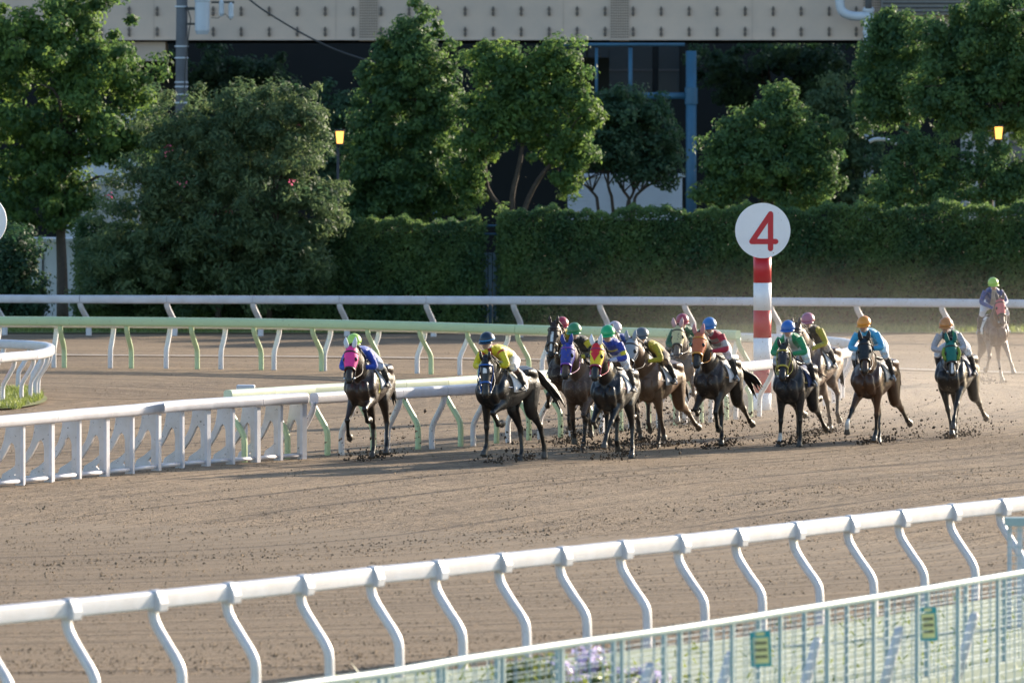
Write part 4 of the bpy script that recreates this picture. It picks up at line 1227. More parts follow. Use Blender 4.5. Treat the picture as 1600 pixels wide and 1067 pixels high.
def horse(spec):
    D = spec
    parts, head, legs = horse_parts(D['pose'], D.get('neck', 38), D.get('head', 58), D.get('turn', 0))
    mb = MB(); samples = []; info = []
    for name, pts, rad, cls in parts:
        mb.loft(pts, rad, n=18, sub=4, side=((0, 1, 0) if name != 'head' else head['sd']), power=2.15)
        pp, rr = resample(pts, rad, 4)
        for i, (p, r) in enumerate(zip(pp, rr)):
            samples.append((p, 0.5 * (r[0] + r[1]))); info.append((name, i / (len(pp) - 1)))
    me = remesh(mb, 0.019, 3)
    co, idx = classify(me, samples)
    names = np.array([q[0] for q in info])[idx]; tt = np.array([q[1] for q in info])[idx]
    coat = np.array(D['coat']); dark = np.array(D.get('points', (0.007, 0.0065, 0.0065)))
    col = np.tile(coat, (len(co), 1))
    fl = names == 'foreleg'; hl = names == 'hindleg'
    w = np.clip((tt - 0.40) / 0.15, 0, 1)[:, None]
    col = np.where(fl[:, None], coat * (1 - w) + dark * w, col)
    w2 = np.clip((tt - 0.48) / 0.15, 0, 1)[:, None]
    col = np.where(hl[:, None], coat * (1 - w2) + dark * w2, col)
    col = np.where((names == 'hoof')[:, None], np.array((0.07, 0.06, 0.05)), col)
    hm = names == 'head'
    wm = np.clip((tt - 0.72) / 0.2, 0, 1)[:, None]
    col = np.where(hm[:, None], col * (1 - wm) + dark * wm, col)
    # lighter belly and flank, and a tan muzzle where the animal has one
    rel = co - np.array(list(head['poll']))
    hx = rel @ np.array(list(head['hd'])) / head['L']; hs = rel @ np.array(list(head['sd'])); hf = rel @ np.array(list(head['fn']))
    if D.get('star'):
        t0, t1, wd = D['star']
        mk = hm & (hx > t0) & (hx < t1) & (np.abs(hs) < wd) & (hf > 0.0)
        col[mk] = (0.70, 0.68, 0.66)
    zz = co[:, 2]
    for key, hgt in D.get('socks', {}).items():
        ho = np.array(list(legs[key])); leg = (fl | hl) & (np.sign(co[:, 1]) == (1 if key[0] == 'L' else -1)) & (fl if key[1] == 'F' else hl) & (tt > hgt)
        col[leg] = (0.62, 0.60, 0.57)
    set_colours(me, col)
    mud = D.get('mud', 0)
    me.materials.append(COAT[mud])
    low = min(v.z for v in legs.values())
    dz = -low + D.get('air', -0.03)
    g0 = G(D['x'], D['y']); phi = math.radians(D['phi'])
    fwd = Vector((-math.sin(phi), -math.cos(phi), 0)); rz = math.atan2(fwd.y, fwd.x)
    sc = D.get('scale', 1.07)
    loc = g0 - fwd * (0.62 * sc)
    root = empty('horse', (loc.x, loc.y, dz * sc), rz); root.scale = (sc,) * 3; root.rotation_euler.x = math.radians(D.get('roll', 2.0))
    body = bpy.data.objects.new('body', me); COL.objects.link(body); body.parent = root
    hd, sd, fn, poll, HL, prof = (head[k] for k in ('hd', 'sd', 'fn', 'poll', 'L', 'prof'))
    def hpt(t, s, f): return poll + hd * (t * HL) + sd * s + fn * f
    def hsec(t):
        for a, b in zip(prof, prof[1:]):
            if a[0] <= t <= b[0]:
                u = (t - a[0]) / (b[0] - a[0]); return [a[i] + (b[i] - a[i]) * u for i in range(1, 4)]
        return list(prof[-1][1:])
    # eyes and nostrils
    for s in (-1, 1):
        f, w, d = hsec(0.34)
        m = MB(); m.ball(hpt(0.34, s * (w * 0.90), f + d * 0.42), (0.022, 0.022, 0.022), n=8, k=6); m.build('eye', M_EYE, root, smooth=True)
        m = MB(); m.ball(hpt(0.95, s * 0.042, 0.018), (0.016, 0.016, 0.016), n=8, k=5); m.build('nostril', M_EYE, root, smooth=True)
    # mane and tail
    rnd = random.Random(int(D['x'] * 3))
    m = MB(); crest = []
    a = math.radians(D.get('neck', 38))
    n0 = Vector((0.30, 0, 1.50))
    for i in range(26):
        t = i / 25
        base = n0.lerp(poll + Vector((0, 0, 0.10)) - hd * 0.02, t) + Vector((0, 0, 0.05 * math.sin(t * math.pi)))
        sgn = D.get('mane_side', 1)
        tip_ = base + Vector((-0.10 - 0.08 * rnd.random(), sgn * (0.07 + 0.05 * rnd.random()), -0.08 - 0.10 * rnd.random()))
        m.loft([base + Vector((0, 0, -0.03)), base.lerp(tip_, 0.45) + Vector((0, 0, 0.035)), tip_], [(.024, .016), (.022, .012), (.004, .003)], n=6, sub=2)
    m.build('mane', M_HAIR, root, smooth=True)
    m = MB()
    tl_ = D.get('tail', 0.0)
    tk = 1.0 if abs(tl_) > 0.1 else 0.62
    for i in range(9):
        o1 = Vector((rnd.uniform(-.03, .03), rnd.uniform(-.03, .03), rnd.uniform(-.02, .02)))
        k = rnd.uniform(0.85, 1.1); ys = rnd.uniform(-.10, .10) + tl_; zs = rnd.uniform(-.12, .10)
        m.loft([Vector((-0.84, 0, 1.40)) + o1 * .3, Vector((-0.98, tl_ * .2, 1.43)) + o1, Vector((-0.98 - 0.16 * k * tk, ys * .5, 1.28)) + o1, Vector((-0.98 - 0.36 * k * tk, ys, 1.08 + zs)), Vector((-0.98 - 0.46 * k * tk, ys * 1.3, 0.90 + zs * 1.5))],
               [(.028, .028), (.038, .035), (.045, .04), (.035, .03), (.005, .005)], n=7, sub=3)
    m.build('tail', M_HAIR, root, smooth=True)
    # saddle cloth, saddle, girth
    def drape(x0, x1, a0, a1, k, nx=8, na=16):
        v = []; f = []
        for i in range(nx + 1):
            x = x0 + (x1 - x0) * i / nx; z, w, h_ = torso_at(x)
            for j in range(na + 1):
                an = math.radians(a0 + (a1 - a0) * j / na)
                v.append(Vector((x, math.sin(an) * w * k, z + math.cos(an) * h_ * k)))
        for i in range(nx):
            for j in range(na):
                q = i * (na + 1) + j; f.append((q, q + 1, q + na + 2, q + na + 1))
        return v, f
    cl = D.get('cloth', (0.75, 0.75, 0.76))
    m = MB(); m.add(*drape(-0.20, 0.36, -98, 98, 1.05)); o = m.build('saddle_cloth', dye(cl, 0.7, mud == 2), root, smooth=True)
    so = o.modifiers.new('s', 'SOLIDIFY'); so.thickness = 0.012
    if D.get('mark', True):
        for s in (-1, 1):
            m = MB()
            m.add(*drape(-0.14, -0.05, s * 62, s * 88, 1.10, 3, 3)); m.add(*drape(-0.05, 0.02, s * 62, s * 70, 1.10, 2, 2)); m.add(*drape(-0.04, 0.0, s * 78, s * 90, 1.10, 2, 2))
            m.build('number_print', M_INK, o)
    m = MB(); m.loft([Vector((-0.16, 0, 1.53)), Vector((-0.04, 0, 1.535)), Vector((0.12, 0, 1.545)), Vector((0.30, 0, 1.59))], [(.13, .03), (.16, .035), (.13, .03), (.07, .045)], n=14, sub=3, side=(0, 1, 0))
    for s in (-1, 1):
        m.add(*drape(0.06, 0.30, s * 15, s * 62, 1.085, 4, 8))
    m.build('saddle', M_LEATHER, root, smooth=True)
    m = MB(); m.add(*drape(0.33, 0.41, 0, 360, 1.015, 2, 40)); m.build('girth', dye(D.get('girth', (0.04, 0.03, 0.02)), 0.6), root, smooth=True)
    for s in (-1, 1):
        m = MB(); m.bar((0.20, s * 0.245, 1.46), (0.08, s * 0.345, 1.24), 0.03, 0.008); m.build('stirrup_leather', M_LEATHER, root)
        m = MB()
        m.tube([Vector((0.08, s * .345, 1.24)), Vector((0.10, s * .40, 1.16)), Vector((0.11, s * .40, 1.13)), Vector((0.11, s * .29, 1.13)), Vector((0.10, s * .30, 1.16)), Vector((0.08, s * .345, 1.24))], 0.010, n=5); m.build('stirrup', M_STEEL, root)
    # hood or blinkers
    def shell(t0, t1, k, nm, mat, par=root, n=20, arc=None):
        pts = []; rad = []
        st = 9
        for i in range(st + 1):
            t = t0 + (t1 - t0) * i / st; f, w, d = hsec(t)
            pts.append(poll + hd * (t * HL) + fn * f); rad.append((w * k + 0.006, d * k + 0.006))
        m = MB(); m.loft(pts, rad, n=n, sub=1, side=sd, power=2.15, cap=False)
        o = m.build(nm, mat, par, smooth=True); s_ = o.modifiers.new('s', 'SOLIDIFY'); s_.thickness = 0.008
        return o
    hood = D.get('hood')
    br = D.get('bridle', (0.03, 0.02, 0.015))
    par = root
    if hood:
        ho = shell(-0.06, 0.62, 1.06, 'hood', dye(hood, 0.7, mud == 2)); 
        for s in (-1, 1):
            f, w, d = hsec(0.33)
            c_ = hpt(0.33, s * (w * 0.88), f + d * 0.50)
            m = MB(); m.ball(c_, (0.042, 0.042, 0.042), n=10, k=7); m.build('eye_opening', M_EYE, ho, smooth=True)
            ec = D.get('ear', hood)
            e0 = poll + sd * (0.055 * s) + fn * 0.05 - hd * 0.01
            m = MB(); m.loft([e0, e0 + fn * 0.045 - hd * 0.065 + sd * (0.025 * s) + Vector((0, 0, .02)), e0 + fn * 0.03 - hd * 0.135 + sd * (0.03 * s) + Vector((0, 0, .045))], [(.038, .030), (.040, .028), (.007, .007)], n=10, sub=3); m.build('ear_cover', dye(ec, 0.7), ho, smooth=True)
        if D.get('hood2'):
            f, w, d = hsec(0.25)
            m = MB(); k = 1.12
            v = []
            for t, ws in ((-0.04, 0.05), (0.12, 0.085), (0.28, 0.075), (0.44, 0.02), (0.50, 0.004)):
                f, w, d = hsec(max(t, -0.09))
                for j in range(9):
                    x = (j / 8 * 2 - 1) * ws
                    y = math.sqrt(max(0.0, 1 - min(1, abs(x) / (w * 1.12 + .01)) ** 2.15)) * (d * 1.10 + 0.012)
                    v.append(poll + hd * (t * HL) + fn * (f + y) + sd * x)
            m.add(v, [(i * 9 + j, i * 9 + j + 1, (i + 1) * 9 + j + 1, (i + 1) * 9 + j) for i in range(4) for j in range(8)])
            m.build('face_patch', dye(D['hood2'], 0.7), ho, smooth=True)
    if D.get('cheek'):
        for s in (-1, 1):
            m = MB(); m.loft([hpt(0.14, s * 0.115, -0.01), hpt(0.32, s * 0.135, 0.0), hpt(0.52, s * 0.105, 0.0)], [(.03, .045), (.04, .06), (.03, .04)], n=12, sub=3); m.build('cheek_roll', dye(D['cheek'], 0.9), root, smooth=True)
    bm_ = dye(br, 0.45)
    def strap_ring(t, wd, k=1.08):
        f, w, d = hsec(t); f2, w2, d2 = hsec(t + wd)
        m = MB(); m.loft([poll + hd * (t * HL) + fn * f, poll + hd * ((t + wd) * HL) + fn * f2], [(w * k + .012, d * k + .012), (w2 * k + .012, d2 * k + .012)], n=20, sub=1, side=sd, power=2.15, cap=False)
        return m
    bo = strap_ring(0.60, 0.05).build('bridle', bm_, root, smooth=True)
    so = bo.modifiers.new('s', 'SOLIDIFY'); so.thickness = 0.01
    o = strap_ring(0.08, 0.04).build('brow_band', bm_, bo, smooth=True); so = o.modifiers.new('s', 'SOLIDIFY'); so.thickness = 0.01
    for s in (-1, 1):
        m = MB(); pts = []
        for t in (0.08, 0.30, 0.46, 0.62, 0.86):
            f, w, d = hsec(t); pts.append(hpt(t, s * (w * 1.07 + .014), f - d * 0.25))
        m.loft(pts, [(.011, .007)] * 5, n=6, sub=2); m.build('cheek_strap', bm_, bo, smooth=True)
        m = MB(); c_ = hpt(0.87, s * 0.078, -0.02); m.ball(c_, 0.026, n=8, k=6); m.build('bit_ring', M_STEEL, bo, smooth=True)
        hnd = Vector((0.80, s * 0.085, 1.72 + D.get('lift', 0) * 0.5))
        c_ = hpt(0.87, s * 0.085, -0.02); mid = c_.lerp(hnd, 0.5) + Vector((0, s * 0.07, -0.05))
        m = MB(); m.loft([c_, mid, hnd, hnd + Vector((-0.10, -s * .05, -0.03))], [(.009, .006)] * 4, n=6, sub=4); m.build('rein', dye(D.get('rein', br), 0.5), bo, smooth=True)
    m = MB()   # breast strap and martingale
    for s in (-1, 1):
        m.loft([Vector((0.36, s * 0.27, 1.20)), Vector((0.58, s * 0.245, 1.22)), Vector((0.74, s * 0.19, 1.22)), Vector((0.86, s * 0.03, 1.16))], [(.02, .008)] * 4, n=6, sub=3)
    m.build('breast_strap', bm_, root, smooth=True)
    tag(root, D['label'], 'horse', 'racing horses')
    return root, dz

def rider(D, hroot, dz):
    lift = D.get('lift', 0.0) + (0.04 if 'upright' not in D else 0.0); lean = D.get('lean', 0.0)
    mb = MB(); samples = []; info = []
    def add(nm, pts, rad, n=14, side=None):
        pts = [Vector(p) + Vector((0, 0, lift)) if nm not in ('shin', 'foot') else Vector(p) for p in pts]
        mb.loft(pts, rad, n=n, sub=4, side=side)
        pp, rr = resample(pts, rad, 4)
        for i, (p, r) in enumerate(zip(pp, rr)):
            samples.append((p, 0.5 * (r[0] + r[1]))); info.append((nm, i / (len(pp) - 1)))
    up = D.get('upright', -0.35)     # 0 crouched, 1 sitting up
    hx, hz = -0.06, 1.80
    sx, sz = 0.44 - 0.20 * up, 2.05 + 0.14 * up
    hd_ = Vector((sx + 0.17, lean * 1.4, sz + 0.145))
    Y = (0, 1, 0)
    add('torso', [(hx - 0.07, 0, hz - 0.02), (hx, 0, hz + 0.03), (hx + 0.15, lean * .3, hz + 0.12), ((hx + sx) / 2 + 0.08, lean * .6, (hz + sz) / 2 + 0.07), (sx - 0.05, lean, sz), (sx + 0.05, lean, sz + 0.03)],
        [(.09, .08), (.165, .125), (.145, .12), (.16, .125), (.175, .105), (.10, .07)], n=18, side=Y)
    add('neck', [(sx, lean, sz + 0.0), (sx + 0.09, lean * 1.2, sz + 0.075)], [(.065, .065), (.055, .06)])
    h = hd_
    add('head', [h + Vector((-0.06, 0, 0.11)), h + Vector((-0.03, 0, 0.06)), h, h + Vector((0.035, 0, -0.06)), h + Vector((0.045, 0, -0.115))], [(.055, .07), (.080, .10), (.076, .10), (.060, .078), (.035, .045)], side=Y)
    add('head', [h + Vector((0.09, 0, 0.015)), h + Vector((0.122, 0, -0.03)), h + Vector((0.10, 0, -0.045))], [(.012, .012), (.018, .016), (.012, .01)])
    for s in (-1, 1):
        shp = (sx - 0.01, lean + s * 0.165, sz - 0.005)
        el = Vector((sx + 0.06 + D.get('arm', 0.0), lean * .6 + s * 0.29, sz - 0.25))
        wr = Vector((0.76, s * 0.085, 1.72))
        if s == D.get('whip_arm', 0):
            el = Vector((sx - 0.02, lean + s * 0.34, sz - 0.20)); wr = Vector((0.62, s * 0.24, 1.78))
        add('sleeve', [shp, Vector(shp).lerp(el, 0.5) + Vector((0, s * .015, 0)), el, el.lerp(wr, 0.45), wr], [(.075, .075), (.062, .062), (.053, .053), (.047, .047), (.035, .035)])
        fw = (Vector((0.80, s * 0.06, 1.70)) - wr); fw = Vector((0.05, -s * .012, -0.035))
        add('hand', [wr, wr + fw * 0.7, wr + fw * 1.4], [(.034, .026), (.042, .026), (.036, .022)])
        add('thigh', [(hx, s * 0.10, hz - 0.02), (hx + 0.20, s * 0.20, hz - 0.07), (0.36, s * 0.285, 1.60 - lift * 0.6)], [(.115, .12), (.095, .105), (.066, .070)])
        kn = Vector((0.36, s * 0.285, 1.60 + lift * 0.4)); an = Vector((0.04, s * 0.335, 1.25))
        add('shin', [kn, kn.lerp(an, 0.3) + Vector((-0.03, s * .01, 0)), kn.lerp(an, 0.75), an], [(.064, .068), (.060, .066), (.045, .05), (.04, .045)])
        add('foot', [an + Vector((-0.05, 0, -0.02)), an + Vector((0.04, 0, -0.06)), an + Vector((0.16, s * .01, -0.085)), an + Vector((0.20, s * .012, -0.085))], [(.034, .03), (.040, .036), (.038, .026), (.02, .014)])
    me = remesh(mb, 0.0145, 3)
    # fingers, closed on the reins: five on each hand, added to the same mesh
    bmf = bmesh.new(); bmf.from_mesh(me)
    for s in (-1, 1):
        wr = Vector((0.76, s * 0.085, 1.72 + lift)) if s != D.get('whip_arm', 0) else Vector((0.62, s * 0.24, 1.78 + lift))
        for i in range(5):
            if i < 4:
                b0 = wr + Vector((0.055 + 0.004 * i, s * (0.026 - 0.018 * i), -0.035 - 0.002 * i)); ln = (0.030, 0.034, 0.032, 0.025)[i]
                pts = [b0, b0 + Vector((ln * .8, 0, -0.012)), b0 + Vector((ln * .75, 0, -0.035)), b0 + Vector((0.005, 0, -0.045))]
            else:
                b0 = wr + Vector((0.03, -s * 0.030, -0.010)); pts = [b0, b0 + Vector((0.022, -s * .014, 0.004)), b0 + Vector((0.048, -s * .006, -0.010))]
            v, f = loft(pts, [(.0095, .0095)] * (len(pts) - 1) + [(.006, .006)], n=6, sub=2)
            vv = [bmf.verts.new(p) for p in v]
            for q in f: bmf.faces.new([vv[j] for j in q])
            for p in pts: samples.append((p, 0.012)); info.append(('hand', 1.0))
    bmf.to_mesh(me); bmf.free()
    me.polygons.foreach_set('use_smooth', [True] * len(me.polygons))
    co, idx = classify(me, samples)
    names = np.array([q[0] for q in info])[idx]; tt = np.array([q[1] for q in info])[idx]
    col = np.zeros((len(co), 3))
    tor = np.array(D['silk']); slv = np.array(D.get('sleeve', D['silk']))
    col[:] = tor
    col[names == 'sleeve'] = slv
    for nm, t0, t1, c in D.get('bands', ()):
        col[(names == nm) & (tt > t0) & (tt < t1)] = c
    for c, y0, y1 in D.get('stripes', ()):
        col[(names == 'torso') & (co[:, 1] > y0) & (co[:, 1] < y1) & (tt > 0.3)] = c
    if D.get('checks'):
        ck = (np.floor(co[:, 0] * 12) + np.floor(co[:, 1] * 12) + np.floor(co[:, 2] * 12)).astype(int) % 2 == 0
        col[ck & ((names == 'torso') | (names == 'sleeve')) & (tt > 0.2)] = D['checks']
    br = np.array(D.get('breeches', (0.74, 0.73, 0.73)))
    col[(names == 'thigh') | ((names == 'torso') & (tt < 0.33))] = br
    col[(names == 'shin') & (tt < 0.16)] = br
    boot = (0.015, 0.014, 0.014)
    col[((names == 'shin') & (tt >= 0.16)) | (names == 'foot')] = boot
    if D.get('boot_top', False):
        col[(names == 'shin') & (tt >= 0.10) & (tt < 0.3)] = (0.10, 0.04, 0.02)
    col[names == 'head'] = (0.42, 0.25, 0.18)
    col[names == 'hand'] = D.get('glove', (0.42, 0.25, 0.18))
    col[names == 'neck'] = D.get('collar', (0.7, 0.7, 0.7))
    set_colours(me, col)
    me.materials.append(SILK[1 if D.get('rmud') else 0])
    root = empty('person', hroot.location, hroot.rotation_euler.z); root.scale = hroot.scale; root.rotation_euler.x = hroot.rotation_euler.x
    o = bpy.data.objects.new('body', me); COL.objects.link(o); o.parent = root
    # helmet with peak and goggles
    hc = hd_ + Vector((-0.025, 0, 0.045 + lift))
    tilt = Matrix.Rotation(math.radians(D.get('tilt', 12)), 3, 'Y')
    m = MB(); v = []; f = []; nu, nv = 20, 9
    for i in range(nv + 1):
        a = math.radians(100) * i / nv
        for j in range(nu):
            b = 2 * math.pi * j / nu
            v.append(hc + tilt @ Vector((0.150 * math.sin(a) * math.cos(b), 0.126 * math.sin(a) * math.sin(b), 0.135 * math.cos(a))))
    for i in range(nv):
        for j in range(nu):
            f.append((i * nu + j, (i + 1) * nu + j, (i + 1) * nu + (j + 1) % nu, i * nu + (j + 1) % nu))
    m.add(v, f)
    hm_ = paint('helmet_cover', D['cap'], 0.35, dirt=tuple(c * 0.8 for c in D['cap']), scale=8, speck=(30.0, 0.64, (0.2, 0.15, 0.11)) if D.get('rmud') else None)
    ho = m.build('helmet', hm_, root, smooth=True)
    sd_ = ho.modifiers.new('s', 'SOLIDIFY'); sd_.thickness = 0.012
    m = MB(); v = []; f = []
    for j in range(11):
        b = math.radians(-62 + 124 * j / 10)
        for k, zz in ((1.0, -0.012), (1.30, -0.035)):
            kk = 1.0 + (k - 1.0) * max(0.0, math.cos(b)) ** 0.6
            v.append(hc + tilt @ Vector((0.150 * kk * math.cos(b), 0.126 * kk * math.sin(b), zz)))
    m.add(v, [(2 * j, 2 * j + 1, 2 * j + 3, 2 * j + 2) for j in range(10)])
    po = m.build('peak', dye(D.get('peak', D['cap']), 0.4), ho, smooth=True); s_ = po.modifiers.new('s', 'SOLIDIFY'); s_.thickness = 0.008
    m = MB(); m.ball(hd_ + Vector((0.062, 0, 0.025 + lift)), (0.044, 0.070, 0.030), n=14, k=8); m.build('goggles', M_GOG, root, smooth=True)
    if D.get('band'):
        m = MB(); v = []
        for j in range(25):
            b = 2 * math.pi * j / 24
            for zz in (-0.002, 0.022): v.append(hc + tilt @ Vector((0.157 * math.cos(b), 0.133 * math.sin(b), zz)))
        m.add(v, [(2 * j, 2 * j + 2, 2 * j + 3, 2 * j + 1) for j in range(24)]); m.build('goggle_strap', dye(D['band'], 0.5), ho, smooth=True)
    m = MB(); m.loft([hd_ + Vector((0.0, q * 0.082, -0.02 + lift - 0.085 * (1 - abs(q)))) + Vector((0.05 * (1 - abs(q)), 0, 0)) for q in (-1, -.5, 0, .5, 1)], [(.008, .005)] * 5, n=6, sub=3); m.build('chin_strap', M_INK, ho, smooth=True)
    tag(root, D['rlabel'], 'person', 'riders')
    if D.get('whip'):
        wa, wb = D['whip']
        w = empty('whip', hroot.location, hroot.rotation_euler.z); w.scale = hroot.scale; w.rotation_euler.x = hroot.rotation_euler.x
        wa, wb = Vector(wa), Vector(wb)
        m = MB(); m.tube([wa, wa.lerp(wb, 0.9)], [0.010, 0.006], n=6); m.build('shaft', M_INK, w, smooth=True)
        m = MB(); m.loft([wa.lerp(wb, 0.86), wa.lerp(wb, 0.94), wb], [(.008, .008), (.022, .008), (.018, .006)], n=6, sub=2); m.build('flap', M_INK, w, smooth=True)
        tag(w, D['wlabel'], 'whip', 'riding whips')

# gait phases: forelegs (forearm, cannon, pastern, splay), hind legs (thigh, gaskin, cannon, pastern, splay); degrees from straight down, forward positive
FOLD = (66, -48, -105); FOLD2 = (46, -72, -125); STAND = (-4, -4, 38); REACH = (42, 36, 22); DRIVE = (-28, -36, -20); LIFT = (34, -34, -80)
H_UNDER = (52, -16, 16, 40); H_PUSH = (6, -48, -22, 0); H_SWING = (48, -52, 6, -45); H_STAND = (30, -28, 4, 40); H_BACK = (-2, -62, -55, -75)
def pose(RF, LF, RH, LH, s=(0, 0, 0, 0)):
    return dict(RF=RF + (s[0],), LF=LF + (s[1],), RH=RH + (s[2],), LH=LH + (s[3],))

